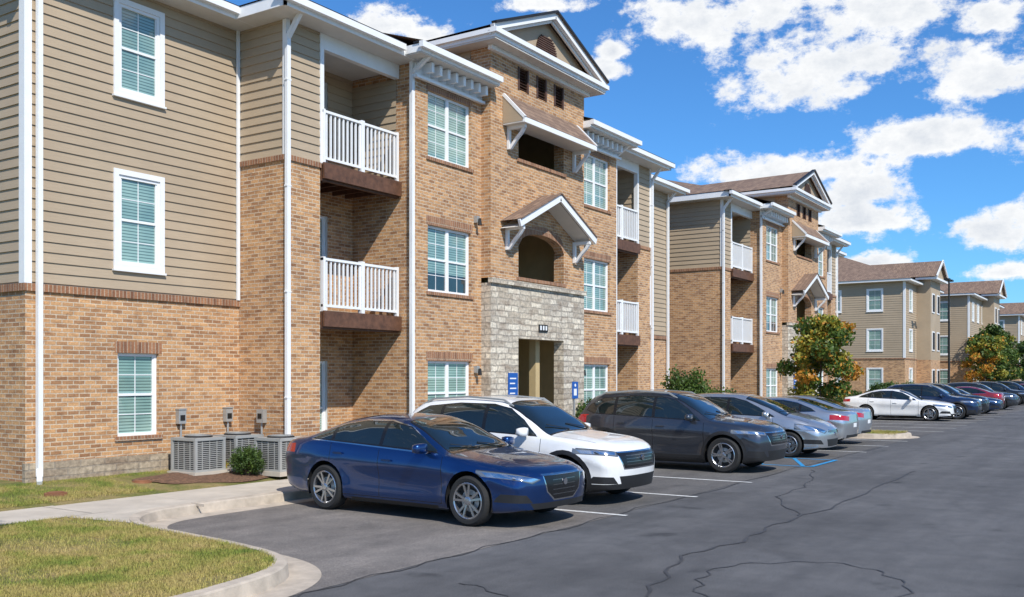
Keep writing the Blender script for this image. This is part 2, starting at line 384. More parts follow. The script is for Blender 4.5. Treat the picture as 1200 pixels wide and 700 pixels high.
        trim.box(X(8.0),X(8.5),YB-.5,(YA+.1 if rec else YBACK+.5),EZ+.005,EZ+.025,'soffit')
        trim.box(X(5.2),X(8.6),YB-.63,YB-.52,EZ+.08,EZ+.205,'white')
        roof.box(X(5.2),X(8.61),YB-.61,YB-.3,EZ+.207,EZ+.235,'darkmetal')
        for zz in (2.1,5.6):
            trim.box(X(2.45),X(2.56),YC-.10,YC,zz,zz+.16,'metal_grey')
            trim.cyl((X(2.5),YC-.14,zz-.06),(X(2.5),YC-.14,zz+.1),.05,.03,'darkmetal',10)
    x0,x1=Xc-2.25,Xc+2.25
    t=Wall(tow,'y',YT,-1)
    ox0,ox1=Xc-1.05,Xc+1.15
    lv=[(Xc-1.05+i*.86,Xc-.62+i*.86,9.05,9.6) for i in range(3)]
    t.wall(x0,x1,G,4.22,'stone',[(ox0,ox1,G,2.95)])
    t.wall(x0,x1,4.34,9.76,'brick',[(ox0,ox1,4.45,5.62),(ox0,ox1,7.35,8.3)]+lv)
    t.box(x0-.03,x1+.03,-.05,.07,4.22,4.34,'stone')
    n=14; cx=(ox0+ox1)/2; hw=(ox1-ox0)/2
    for i in range(n):
        a0=ox0+2*hw*i/n; a1=ox0+2*hw*(i+1)/n
        f=lambda a: 5.22+.38*math.sqrt(max(0,1-((a-cx)/hw)**2))
        tow.poly([(a0,YT,f(a0)),(a1,YT,f(a1)),(a1,YT,5.62),(a0,YT,5.62)],'brick')
        tow.poly([(a0,YT,f(a0)),(a1,YT,f(a1)),(a1,YT+.25,f(a1)),(a0,YT+.25,f(a0))],'brick')
        tow.poly([(a0,YT-.012,f(a0)),(a1,YT-.012,f(a1)),(a1,YT-.012,min(5.85,f(a1)+.2)),(a0,YT-.012,min(5.85,f(a0)+.2))],'brick_cap')
    t.box(ox0-.08,ox1+.08,-.2,.04,4.37,4.45,'brick_cap'); t.box(ox0-.08,ox1+.08,-.2,.04,7.27,7.35,'brick_cap')
    for z0,z1 in ((G,2.95),(4.45,5.62),(7.35,8.3)):
        t.reveal(ox0,ox1,z0,z1,.3,'stone' if z0==G else 'brick')
    for l in lv:
        t.reveal(*l,.1,'brick'); t.quad(*l,'louver',-.09)
        t.box(l[0]-.03,l[0]+.03,-.05,.02,l[2],l[3],'louver'); t.box(l[1]-.03,l[1]+.03,-.05,.02,l[2],l[3],'louver')
        z=l[2]+.03
        while z<l[3]-.02:
            t.mb.poly([t.P(l[0],.0,z),t.P(l[1],.0,z),t.P(l[1],-.06,z+.05),t.P(l[0],-.06,z+.05)],'louver'); z+=.07
    for s in (-1,1):
        ts=Wall(tow,'x',Xc+s*2.25,s)
        ts.wall(YT,YC+.3,G,4.22,'stone'); ts.wall(YT,YC+.3,4.34,9.76,'brick'); ts.wall(YC+.3,YBACK-9,EZ,9.76,'siding')
    for z0,z1 in ((G,F2-.25),(F2,F3-.25),(F3,EZ)):
        tow.box(x0+.3,x1-.3,YT+.3,YT+9,z1,z1+.2,'soffit')
        if z0>1: tow.box(x0+.3,x1-.3,YT+.3,YT+9,z0-.05,z0,'concrete')
        tow.box(x0+.3,x0+.35,YT+.26,YT+9,z0,z1,'tanpaint'); tow.box(x1-.35,x1-.3,YT+.26,YT+9,z0,z1,'tanpaint')
        tow.box(x0+.36,x1-.36,YT+8.9,YT+8.95,z0,z1,'tanpaint')
    for z0,z1 in ((G,F2),(F2,F3)):
        N=16
        for i in range(N):
            zz=z0+(z1-z0)*(i+1)/N; y=YT+1.0+i*.27
            tow.box(Xc-.9,Xc+.35,y,y+.29,zz-.05,zz,'concrete')
        tow.beam((Xc-.93,YT+.9,z0+.0),(Xc-.93,YT+5.4,z1),.06,.28,'tanpaint'); tow.beam((Xc+.38,YT+.9,z0),(Xc+.38,YT+5.4,z1),.06,.28,'tanpaint')
        tow.beam((Xc+.38,YT+.9,z0+.95),(Xc+.38,YT+5.4,z1+.95),.05,.05,'tanpaint')
    tow.box(Xc+.55,Xc+.75,YT+.5,YT+.7,G,F2-.25,'tanpaint')
    # shed canopy at the third level
    c0,c1=Xc-1.75,Xc+1.85
    yo=YT-.62
    roof.poly([(c0,yo,8.15),(c1,yo,8.15),(c1,YT-.01,8.78),(c0,YT-.01,8.78)],'shingle')
    tow.box(c0+.01,c1-.01,yo,yo+.05,8.02,8.14,'white')
    tow.box(c0+.01,c1-.01,yo+.05,YT-.01,8.02,8.05,'soffit')
    for cx_ in (c0+.005,c1-.055):
        for dd in (0,.05):
            tow.poly([(cx_+dd,yo+.05,8.05),(cx_+dd,YT-.01,8.05),(cx_+dd,YT-.01,8.75),(cx_+dd,yo+.05,8.14)],'siding')
        tow.beam((cx_+.025,yo,8.13),(cx_+.025,YT-.01,8.76),.07,.07,'white')
    def bracket(x,z):
        tow.box(x-.045,x+.045,YT-.08,YT-.01,z-.55,z,'white'); tow.box(x-.045,x+.045,YT-.52,YT-.08,z-.08,z,'white')
        pts=[(-.48,-.08),(-.40,-.19),(-.27,-.31),(-.16,-.44),(-.08,-.53)]
        for a,b in zip(pts[:-1],pts[1:]): tow.beam((x,YT+a[0],z+a[1]),(x,YT+b[0],z+b[1]),.075,.07,'white')
    bracket(c0+.22,8.02); bracket(c1-.22,8.02)
    # gable canopy at the second level
    g0,g1,gz,gp=Xc-1.85,Xc+1.9,5.62,6.50; gm=(g0+g1)/2; yo=YT-.52
    for a,b in (((g0,gz),(gm,gp)),((gm,gp),(g1,gz))):
        A=Vector((a[0],yo,a[1]));B=Vector((b[0],yo,b[1]))
        roof.poly([A+Vector((0,-.06,.10)),B+Vector((0,-.06,.10)),B+Vector((0,YT-yo-.01,.10)),A+Vector((0,YT-yo-.01,.10))],'shingle')
        tow.poly([A+Vector((0,.03,-.08)),B+Vector((0,.03,-.08)),B+Vector((0,YT-yo-.01,-.08)),A+Vector((0,YT-yo-.01,-.08))],'soffit')
        tow.beam(A+Vector((0,-.03,-.0)),B+Vector((0,-.03,0)),.06,.17,'white')
        tow.beam(A+Vector((0,-.045,.105)),B+Vector((0,-.045,.105)),.09,.03,'shingle')
    bracket(g0+.25,5.60); bracket(g1-.25,5.60)
    o=.42
    tow.box(x0-o,x1+o,YT-o,YBACK-9,9.76,9.80,'soffit')
    tow.box(x0-.12,x1+.12,YT-.12,YT-.003,9.66,9.757,'white')
    tow.box(x0-o-.02,x1+o+.02,YT-o-.02,YT-o+.04,9.80,9.95,'white')
    tow.box(x0-o-.09,x1+o+.09,YT-o-.09,YT-o-.02,9.88,9.99,'white')
    for s in (-1,1):
        xx=Xc+s*(2.25+o); tow.box(xx-s*.04,xx+s*.02,YT-o+.04,YBACK-9,9.80,9.95,'white'); tow.box(xx+s*.02,xx+s*.09,YT-o-.02,YBACK-9,9.88,9.99,'white')
    pk=11.05
    roof.poly([(x0-o-.05,YT-o-.05,10.0),(x1+o+.05,YT-o-.05,10.0),(x1,YT-.1,10.14),(x0,YT-.1,10.14)],'shingle')
    for s in (-1,1):
        a=Vector((Xc+s*(2.25+o+.08),YT-o+.08,9.99)); b=Vector((Xc,YT-o+.08,pk+.03)); L=Vector((0,YBACK-9-YT+o,0))
        roof.poly([a+Vector((0,-.15,.07)),b+Vector((0,-.15,.07)),b+L,a+L],'shingle')
        tow.beam(a+Vector((0,-.06,.0)),b+Vector((0,-.06,-.0)),.1,.14,'white')
        tow.beam(a+Vector((0,-.1,.105)),b+Vector((0,-.1,.105)),.14,.06,'darkmetal')
        tow.beam(a+Vector((0,.03,-.10)),b+Vector((0,.03,-.10)),.05,.1,'white')
    tow.poly([(x0-.3,YT-.15,10.0),(x1+.3,YT-.15,10.0),(Xc,YT-.15,pk)],'siding')
    for i in range(9):
        hw_=.5*math.sqrt(max(0,1-(i/9.5)**2))
        tow.box(Xc-hw_,Xc+hw_,YT-.19,YT-.16,10.12+i*.055,10.15+i*.055,'louver')
    A0=Xc-12.87 if lrec else Xc-8.54; A1=Xc+12.87 if rrec else Xc+8.54
    if lrec or rrec: hip(roof,A0,A1,YA-.53,YBACK-.0,EZ+.22)
    hip(roof,Xc-8.54,Xc+8.54,YB-.54,YBACK+.6,EZ+.225)
    walls.box(A0+.6,A1-.6,YBACK-.9,YBACK-.8,G,EZ,'brick')
    sg=MB()
    s=Wall(sg,'y',YT,-1)
    s.box(Xc-1.52,Xc-1.12,.005,.03,1.35,2.1,'bluesign')
    for i in range(5): s.box(Xc-1.47,Xc-1.2-.05*(i%2),.03,.034,1.47+i*.12,1.50+i*.12,'white')
    s.box(Xc-.12,Xc+.30,.005,.03,3.15,3.33,'darkmetal')
    for i in range(3): s.box(Xc-.08+i*.13,Xc-.01+i*.13,.03,.034,3.19,3.30,'white')
    sg.obj('wall_signs',root)
    walls.obj('walls',root); win.obj('windows',root); trim.obj('trim_and_gutters',root); roof.obj('roof',root); balc.obj('balconies',root); tow.obj('entrance_tower',root)
    return root
apartment('apartment_building',21.05,True,True)
apartment('apartment_building',43.45,False,True)

def far_building(x0,x1,y0,y1,zb=0.2,gable=True):
    root=empty('apartment_building'); wl=MB();wn=MB();tr=MB();rf=MB()
    wins_s=[y0+1.6,y0+4.6,y0+8.6]
    for ax,c,o,a0,a1,cs in (('x',x0,-1,y0,y1,wins_s),('y',y0,-1,x0,x1,[x0+1.5+i*2.9 for i in range(int((x1-x0-1)/2.9))])):
        W=Wall(wl,ax,c,o); V=Wall(wn,ax,c,o)
        ops=[(q,q+1.0,z,z+1.5) for q in cs for z in (.9+zb,3.8+zb,6.75+zb)]
        W.wall(a0,a1,0,3.3,'brick',ops); W.wall(a0,a1,3.4,9,'siding',ops)
        Wall(wl,ax,c,o).box(a0+(.052 if ax=='y' else 0),a1,-.05,.04,3.3,3.4,'brick_cap')
        for op in ops: V.window(*op,casing=True)
        Wall(tr,ax,c,o).box(a0-(.035 if ax=='y' else .045),a0+.12,-.05,.04,3.4,9,'white')
        Wall(tr,ax,c,o).box(a1-.12,a1-.002,-.05,.036,3.4,9,'white')
    wl.box(x1-.1,x1,y0+.01,y1,0,9,'siding'); wl.box(x0+.01,x1-.1,y1-.1,y1,0,9,'siding')
    xm=(x0+x1)/2
    wl.box(xm-2,xm+2,y0-1.0,y0-.02,0,3.3,'brick'); wl.box(xm-2,xm+2,y0-1.0,y0-.02,3.3,9.4,'siding')
    V=Wall(wn,'y',y0-1.0,-1)
    for z in (1.1,4.0,6.9):
        for q in (xm-1.5,xm+.5): 
            V.box(q,q+1,0,.05,z,z+1.5,'white'); V.box(q+.1,q+.9,.05,.06,z+.1,z+1.4,'dark')
    tr.box(x0-.5,x1+.5,y0-.5,y1+.5,9.0,9.16,'white')
    hip(rf,x0-.55,x1+.55,y0-.55,y1+.55,9.16,.4)
    tr.box(xm-2.5,xm+2.5,y0-1.5,y0,9.4,9.55,'white')
    rf.poly([(xm-2.6,y0-1.6,9.6),(xm,y0-1.6,11),(xm,y0+5,11),(xm-2.6,y0+5,9.6)],'shingle'); rf.poly([(xm+2.6,y0-1.6,9.6),(xm,y0-1.6,11),(xm,y0+5,11),(xm+2.6,y0+5,9.6)],'shingle')
    wl.poly([(xm-2.4,y0-1.3,9.6),(xm+2.4,y0-1.3,9.6),(xm,y0-1.3,10.9)],'siding')
    for s in(-1,1): tr.beam((xm+s*2.6,y0-1.55,9.58),(xm,y0-1.55,10.98),.08,.18,'white')
    wl.obj('walls',root);wn.obj('windows',root);tr.obj('trim',root);rf.obj('roof',root)
far_building(75,87.5,15,29)
far_building(91,110,13,27)
far_building(124,140,12.5,28)
far_building(150,170,2,20)

# ------------------------------------------------------------------ ground
g=MB(); g.poly([(-1500,-1500,-.03),(1800,-1500,-.03),(1800,1800,-.03),(-1500,1800,-.03)],'grass'); g.obj('ground')
a=MB(); a.poly([(-40,-25,0),(260,-25,0),(260,11.62,0),(-40,11.62,0)],'asphalt'); a.obj('parking_lot')
a=MB()
a.poly([(6.2,6.55,.004),(12.75,6.45,.004),(12.75,11.62,.004),(6.2,11.62,.004)],'asphalt_patch')
a.poly([(12.76,6.5,.004),(32.7,6.5,.004),(32.7,11.62,.004),(12.76,11.62,.004)],'asphalt_old')
a.poly([(35.3,6.5,.004),(110,6.5,.004),(110,11.62,.004),(35.3,11.62,.004)],'asphalt_old')
a.obj('parking_stalls')
BY=[13.1,13.3,13.6,14.2,15.1,20,60,200]; BZ=[.14,.17,.2,.26,.32,.32,.3,.3]
def bed(name,x0,x1):
    b=MB(); nx=max(2,int((x1-x0)/1.0))
    for i in range(nx+1):
        for y,z in zip(BY,BZ):
            b.v.append((x0+(x1-x0)*i/nx,y,z+(random.uniform(-.010,.010) if 13.2<y<15 else 0)))
    k=len(BY)
    for i in range(nx):
        for j in range(k-1):
            b.f.append((i*k+j,(i+1)*k+j,(i+1)*k+j+1,i*k+j+1)); b.m.append(b.mi('grass'))
    return b.obj(name)
bed('lawn',-60,260)
# mulch follows the slope of the bed, ragged outline
mb=MB(); K=44; rings=[]
for q in (1,.8,.5,.2,0):
    row=[]
    for i in range(K):
        t=2*math.pi*i/K; rag=1+.08*math.sin(3*t)+.05*math.sin(7*t+1)+random.uniform(-.03,.03)
        x=11.9+1.75*math.cos(t)*q*rag; y=13.97+.66*math.sin(t)*q*rag
        row.append((x,y,float(np.interp(y,BY,BZ))+(.014 if q==1 else .03+random.uniform(-.006,.012))))
    rings.append(row)
for r0,r1 in zip(rings[:-1],rings[1:]):
    for i in range(K): mb.poly([r0[i],r0[(i+1)%K],r1[(i+1)%K],r1[i]],'mulch')
mb.obj('mulch_bed')
sw=MB(); x=8.05
sw.poly([(-30,12.15,.15),(8.05,12.0,.15),(8.05,13.25,.155),(-30,13.6,.155)],'concrete')
while x<110:
    x2=min(x+1.5,110); sw.box(x+.004,x2-.004,11.76,13.12 if x>10 else 13.22,-.02,.15,'concrete'); x=x2
sw.poly([(8.05,11.77,.135),(110,11.77,.135),(110,13.11,.135),(8.05,13.11,.135)],'joint')
for i in range(12): 
    xx=7.9-i*1.5; y0_=12.15-.0039*(xx+30); y1_=13.6-.0092*(xx+30)
    sw.poly([(xx-.005,y0_+.01,.1572),(xx+.005,y0_+.01,.1572),(xx+.005,y1_-.01,.1572),(xx-.005,y1_-.01,.1572)],'joint')
sw.box(20.0,22.3,13.05,14.9,-.02,.147,'concrete')
sw.obj('sidewalk')
def catmull(pts,n=8):
    out=[]; P=[Vector(p) for p in pts]
    for i in range(len(P)-1):
        p0=P[max(0,i-1)];p1=P[i];p2=P[i+1];p3=P[min(len(P)-1,i+2)]
        for j in range(n):
            t=j/n; out.append(.5*((2*p1)+(p2-p0)*t+(2*p0-5*p1+4*p2-p3)*t*t+(3*p1-p0-3*p2+p3)*t**3))
    out.append(P[-1]); return out
def offs(path,o):
    n=len(path); R=[]
    for i,p in enumerate(path):
        d=(path[min(n-1,i+1)]-path[max(0,i-1)]).normalized(); R.append((p.x-d.y*o,p.y+d.x*o))
    return R
def kerb(name,path,side=1,gut=.32):
    b=MB(); n=len(path); sec=[(-gut,.006),(0,.012),(.02,.135),(.04,.15),(.15,.158),(.152,.12)]
    rows=[]
    for i,p in enumerate(path):
        d=(path[min(n-1,i+1)]-path[max(0,i-1)]).normalized(); nn=Vector((-d.y,d.x))*side
        rows.append([(p.x+nn.x*o,p.y+nn.y*o,z) for o,z in sec])
    for r in rows: b.v.extend(r)
    k=len(sec)
    for i in range(n-1):
        for j in range(k-1):
            b.f.append((i*k+j,(i+1)*k+j,(i+1)*k+j+1,i*k+j+1)); b.m.append(b.mi('kerbc'))
    return b.obj(name)
outer=catmull([(-30,6.75),(0,6.75),(4.6,6.72),(5.9,6.8),(6.7,7.05),(7.2,7.6),(7.45,8.5),(7.6,9.6),(7.72,10.4),(7.95,11.0),(8.4,11.42),(9.2,11.6),(12,11.6),(32.4,11.6)],10)
kerb('kerb',outer,1)
kerb('kerb',[Vector((35.5,11.6)),Vector((60,11.6)),Vector((110,11.6))],1)
isl=[(32.75,11.6)]+[(32.75,8.6)]+[(34.0-1.25*math.cos(t),7.85-1.25*math.sin(t)) for t in np.linspace(0,math.pi,12)]+[(35.25,8.6),(35.25,11.6)]
kerb('kerb',[Vector(p) for p in isl],1,.25)
b=MB(); b.poly([(x+(0.1 if x<34 else -.1),y+.1,.145) for x,y in isl],'grass'); b.obj('planting_island')
inner=offs(outer,.13)
lawn_poly=[(x,y) for x,y in inner if x<7.9 and y<10.9]+[(7.55,12.03),(-30,12.17)]
b=MB(); b.poly([(x,y,.14) for x,y in lawn_poly],'grass')
cp=[(x,y) for x,y in inner if y>10.75 and x<9.6]
b2=MB(); b2.poly([(x,y,.1475) for x,y in cp]+[(cp[-1][0],12.1,.1475),(7.5,12.1,.1475)],'concrete'); b2.obj('footpath_corner')
b.obj('front_lawn')
def inpoly(x,y,P):
    c=False; j=len(P)-1
    for i in range(len(P)):
        if (P[i][1]>y)!=(P[j][1]>y) and x<(P[j][0]-P[i][0])*(y-P[i][1])/(P[j][1]-P[i][1])+P[i][0]: c=not c
        j=i
    return c
def blades(name,region,N,hh,zf):
    x0,x1,y0,y1,test=region
    P=[]
    while len(P)<N:
        x=random.uniform(x0,x1);y=random.uniform(y0,y1)
        if test(x,y): P.append((x,y))
    P=np.array(P); n=len(P); h=rng.uniform(.5,1.2,n)*hh; an=rng.uniform(0,2*np.pi,n); wd=rng.uniform(.003,.006,n)
    z=np.array([zf(x,y) for x,y in P]); lean=rng.uniform(-.6,.6,(n,2))*h[:,None]
    v=np.zeros((n,3,3))
    v[:,0]=np.c_[P[:,0]-np.cos(an)*wd,P[:,1]-np.sin(an)*wd,z]; v[:,1]=np.c_[P[:,0]+np.cos(an)*wd,P[:,1]+np.sin(an)*wd,z]
    v[:,2]=np.c_[P[:,0]+lean[:,0],P[:,1]+lean[:,1],z+h]
    me=bpy.data.meshes.new(name); me.from_pydata(v.reshape(-1,3).tolist(),[],np.arange(3*n).reshape(-1,3).tolist()); me.materials.append(M['blades'])
    o=bpy.data.objects.new(name,me); COL.objects.link(o); return o
lp=[(x,y) for x,y in lawn_poly]
blades('grass',(3.2,7.7,6.8,12.0,lambda x,y:inpoly(x,y,lp) and x/y>.5 and random.random()<.3+.7*(math.sin(x*2.1+1)*math.sin(y*1.7+x)>-.35)),60000,.045,lambda x,y:.138)
blades('grass',(7.2,13.4,13.3,14.9,lambda x,y: not(9.9<x<13.8 and 13.25<y<14.7) and random.random()<(.25+.75*(math.sin(x*3)*math.cos(y*5)>-.2))),20000,.05,lambda x,y: .18+(y-13.3)*.07)
blades('grass',(32.9,35.1,6.9,11.4,lambda x,y:True),9000,.06,lambda x,y:.14)
mk=MB()
def line(x0,y0,x1,y1,w,mat='linepaint',z=.009):
    d=Vector((x1-x0,y1-y0)).normalized(); n=Vector((-d.y,d.x))*w/2
    mk.poly([(x0-n.x,y0-n.y,z),(x1-n.x,y1-n.y,z),(x1+n.x,y1+n.y,z),(x0+n.x,y0+n.y,z)],mat)
for x in (12.6,15.2,17.85,26.7,29.3,31.9,38.2,40.9,43.6,46.3,49.0,51.7,54.4,57.1,59.8,62.5,65.2,67.9): line(x,6.3,x,11.2,.1)
line(21.7,6.3,21.7,11.2,.1,'bluepaint'); line(23.75,6.3,23.75,11.2,.1,'bluepaint')
for i in range(5): line(21.75,6.5+i*.95,23.7,7.3+i*.95,.09,'bluepaint',.0105)
line(21.7,6.3,23.75,6.3,.1,'bluepaint',.0135)
mk.obj('parking_lines')
cs=MB()
def crack(pts,w=.05):
    w*=.62
    P=catmull(pts,7); n=len(P)
    ph=random.random()*9
    Q=[]
    for i,p in enumerate(P):
        d=(P[min(n-1,i+1)]-P[max(0,i-1)]).normalized(); nn=Vector((-d.y,d.x)); p=p+nn*(.05*math.sin(i*1.7+ph)+.03*math.sin(i*.6)+random.uniform(-.02,.02))
        ww=w*(.5+.6*abs(math.sin(i*.9+ph))); Q.append((p-nn*ww/2,p+nn*ww/2))
    for (a0,a1),(b0,b1) in zip(Q[:-1],Q[1:]):
        cs.poly([(a0.x,a0.y,.0065),(b0.x,b0.y,.0065),(b1.x,b1.y,.0065),(a1.x,a1.y,.0065)],'seal')
crack([(5.8,3.4),(6.9,3.6),(8.3,3.9),(9.9,4.3),(11.4,4.2),(13.3,4.2),(16.6,4.1),(22,4.2)],.06)
crack([(8.2,2.2),(9.4,1.9),(10.3,2.2),(10.6,3.0),(9.9,3.7),(8.9,3.7),(8.2,3.1),(8.2,2.2)],.035)
crack([(7.6,5.6),(7.3,4.8),(6.6,4.3),(5.8,3.5),(5.2,3.2)],.035)
crack([(6.3,6.47),(8,6.53),(10,6.47),(12.6,6.5),(16,6.46),(22,6.5),(30,6.45)],.045)
crack([(14,4.2),(16,5.2),(18,5.3),(21,6.1)],.04)
cs.obj('crack_sealing')

# ------------------------------------------------------------------ foliage
def leafcloud(name,blobs,n,size,mats,parent=None,weights=None):
    V=[];F=[];Mi=[]
    vol=np.array([b[1][0]*b[1][1]*b[1][2] for b in blobs])**.7; vol/=vol.sum()
    for (c,r),frac in zip(blobs,vol):
        k=int(n*frac); mi0=random.choices(range(len(mats)),weights)[0]
        for _ in range(k):
            d=rng.normal(size=3); d/=np.linalg.norm(d); rad=random.random()**.45*(1+.12*random.uniform(-1,1))
            p=np.array(c)+d*np.array(r)*rad
            a=rng.normal(size=3); a/=np.linalg.norm(a); b=np.cross(a,rng.normal(size=3)); b/=np.linalg.norm(b)
            s=size*random.uniform(.6,1.3); a*=s; b*=s*.6
            i=len(V); V+= [tuple(p-a),tuple(p+b),tuple(p+a),tuple(p-b)]; F.append((i,i+1,i+2,i+3))
            Mi.append(mi0 if random.random()<.7 else random.choices(range(len(mats)),weights)[0])
    me=bpy.data.meshes.new(name); me.from_pydata(V,[],F)
    for m in mats: me.materials.append(M[m])
    me.polygons.foreach_set('material_index',Mi)
    o=bpy.data.objects.new(name,me); COL.objects.link(o); o.parent=parent; return o
def tree(name,x,y,z,H,R,mats,weights=None,n=9000,leaf=.06,trunk=.09,seed=1,base=.3):
    random.seed(seed); root=empty(name,(x,y,z)); t=MB()
    p=Vector((0,0,-.05)); cb=H*base
    prev=p; r=trunk; knots=[p]
    for i in range(1,8):
        q=Vector((random.uniform(-.04,.04)*i*.6,random.uniform(-.04,.04)*i*.6,H*.92*i/7)); t.cyl(prev,q,r,r*.83,'bark',8,False); prev=q; r*=.83; knots.append(q)
    blobs=[]
    nl=22
    for i in range(nl):
        f=(i+.5)/nl; zz=cb+(H-cb)*f*.9; k=knots[min(7,int(zz/(H*.92)*7))]; b=Vector((k.x,k.y,zz))
        an=i*2.4+random.uniform(-.4,.4); rr=R*math.sin(math.pi*min(.95,.22+.72*f))**.8*random.uniform(.55,1.0)
        e=Vector((k.x+math.cos(an)*rr*.8,k.y+math.sin(an)*rr*.8,zz+rr*.35)); m=(b+e)/2+Vector((0,0,-.05*rr))
        t.cyl(b,m,trunk*.35*(1.1-f),trunk*.22*(1.1-f),'bark',6,False); t.cyl(m,e,trunk*.22*(1.1-f),.008,'bark',6,False)
        s=R*random.uniform(.22,.38); blobs.append(((e.x,e.y,e.z),(s,s,s*.7)))
        if i%2==0: s*=.8; blobs.append(((m.x,m.y,m.z+.1),(s,s,s*.7)))
    blobs.append(((0,0,H*.93),(R*.25,R*.25,H*.08)))
    t.obj('trunk_and_limbs',root,True); leafcloud('crown',blobs,n,leaf,mats,root,weights); return root
def bush(name,x,y,z,r,h,mats=('leaf_g','leaf_dk'),n=2500,leaf=.03,seed=3):
    random.seed(seed); root=empty(name,(x,y,z)); t=MB()
    bl=[]
    for i in range(9):
        an=i*2.4; e=Vector((math.cos(an)*r*.5,math.sin(an)*r*.5,h*random.uniform(.4,.65))); t.cyl((0,0,0),e,.018,.006,'bark',6,False)
        bl.append(((e.x,e.y,e.z),(r*.5,r*.5,h*.38)))
    bl.append(((0,0,h*.5),(r*.8,r*.8,h*.42)))
    t.obj('stems',root); leafcloud('foliage',bl,n,leaf,list(mats),root); return root
tree('maple_tree',33.9,9.5,.14,4.0,1.42,['leaf_o','leaf_y','leaf_g'],[.28,.34,.38],10000,.075,.06,seed=5,base=.22)
tree('shade_tree',1.0,5.5,.14,9.2,1.8,['leaf_g','leaf_dk'],None,14000,.08,.14,seed=8,base=.62)
tree('autumn_tree',84.5,10.9,.1,5.2,1.9,['leaf_o','leaf_y','leaf_g'],[.25,.25,.5],5000,.12,.1,seed=9,base=.25)
tree('green_tree',91,11.2,.1,6.4,2.2,['leaf_g','leaf_dk'],None,6000,.13,.12,seed=11,base=.2)
tree('green_tree',98,11.4,.1,6.2,2.2,['leaf_g','leaf_dk','leaf_y'],None,6000,.13,.12,seed=12,base=.2)
tree('green_tree',118,11,.1,6,2.2,['leaf_g','leaf_dk'],None,4000,.15,.12,seed=14,base=.2)
bush('boxwood_bush',12.05,13.62,.2,.33,.6,('leaf_g','leaf_dk','leaf_dk'),5000,.02)
bush('dead_shrub',12.2,14.3,.25,.16,.3,('leaf_o','leaf_y'),500,.02,4)
for i,(x,y,r,h) in enumerate(((34.6,13.4,.75,1.45),(30.7,13.1,.85,2.25),(23.0,12.55,.5,1.25),(24.2,12.6,.35,.8),(38,12.9,.5,.9),(49,12.7,.6,1.0),(52,12.9,.7,1.2),(62,13.6,1.0,1.6),(65,13.6,1.1,1.5),(69,14,1.0,1.6),(72,14,.9,1.4),(79,13.2,1.0,1.5),(15.0,13.6,.4,.6))):
    bush('shrub',x,y,.15,r,h,n=int(2200+5000*r),leaf=.03+.03*r,seed=20+i)
bl=[]
random.seed(4)
for i in range(60):
    an=random.uniform(-.12,.42); d=random.uniform(240,300); r=random.uniform(5,9); bl.append(((d*math.cos(an),d*math.sin(an),r*.55),(r,r,r*.8)))
leafcloud('distant_trees',bl,26000,.9,['leaf_dk','leaf_g'])
random.seed(10)

# ------------------------------------------------------------------ AC units, meters, covers, lamp post, signs
def ac(x,y,z):
    root=empty('air_conditioner',(x,y,z)); b=MB(); s=.31; h=.64
    b.box(-.38,.38,-.38,.38,-.04,.04,'concrete')
    b.box(-s+.02,s-.02,-s+.02,s-.02,.045,h-.04,'dark')
    for sx in(-1,1):
        for sy in(-1,1): b.box(sx*s-.025,sx*s+.025,sy*s-.025,sy*s+.025,.04,h,'ac')
    b.box(-s-.027,s+.027,-s-.027,s+.027,h-.05,h,'ac'); b.box(-s-.027,s+.027,-s-.027,s+.027,.041,.08,'ac')
    for i in range(15):
        zz=.10+i*.034
        for sy in(-1,1): b.box(-s,s,sy*s-.006,sy*s+.006,zz,zz+.015,'ac'); b.box(sy*s-.006,sy*s+.006,-s,s,zz,zz+.015,'ac')
    for i in range(3):
        xx=-s+.14+i*.16
        for sy in(-1,1): b.box(xx,xx+.01,sy*s-.010,sy*s+.010,.08,h-.05,'ac'); b.box(sy*s-.010,sy*s+.010,xx,xx+.01,.08,h-.05,'ac')
    b.cyl((0,0,h),(0,0,h+.02),.25,.25,'black',24)
    for i in range(5): 
        r=.05+i*.045
        for k in range(20):
            t0=k*2*math.pi/20;t1=(k+1)*2*math.pi/20
            b.beam((r*math.cos(t0),r*math.sin(t0),h+.035),(r*math.cos(t1),r*math.sin(t1),h+.035),.008,.008,'ac')
    b.obj('cabinet',root)
ac(11.55,14.35,.28); ac(12.45,14.35,.28); ac(12.66,13.42,.25)
for x,y in ((11.64,YA),(12.73,YA)):
    root=empty('electrical_disconnect',(x,y,0)); b=MB(); b.box(-.08,.08,-.10,-.002,1.14,1.40,'metal_grey'); b.box(-.09,.09,-.115,0-.001,1.40,1.42,'metal_grey'); b.cyl((0,-.05,.4),(0,-.05,1.14),.02,.02,'metal_grey',8); b.box(-.05,.05,-.11,-.10,1.2,1.3,'darkmetal'); b.obj('box',root)
root=empty('electrical_disconnect',(13.048,14.3,0)); b=MB(); b.box(-.10,-.002,-.09,.09,1.12,1.38,'metal_grey'); b.box(-.11,-.10,-.05,.05,1.2,1.3,'darkmetal'); b.cyl((-.05,0,.4),(-.05,0,1.12),.02,.02,'metal_grey',8); b.obj('box',root)
for x,y in ((8.45,13.75),(10.2,14.1)):
    b=MB(); b.cyl((x,y,.2),(x,y,.262),.17,.16,'rust',20); b.cyl((x,y,.262),(x,y,.275),.12,.12,'rust',20); b.obj('utility_cover')
root=empty('street_lamp',(76.7,12.3,.1)); b=MB(); b.cyl((0,0,0),(0,0,.6),.25,.25,'concrete',14); b.cyl((0,0,.6),(0,0,9),.09,.06,'darkmetal',10); b.box(-.6,.6,-.04,.04,8.95,9.03,'darkmetal'); 
for s in(-1,1): b.box(s*.6-.3,s*.6+.3,-.18,.18,8.9,9.02,'darkmetal')
b.obj('pole_and_heads',root)
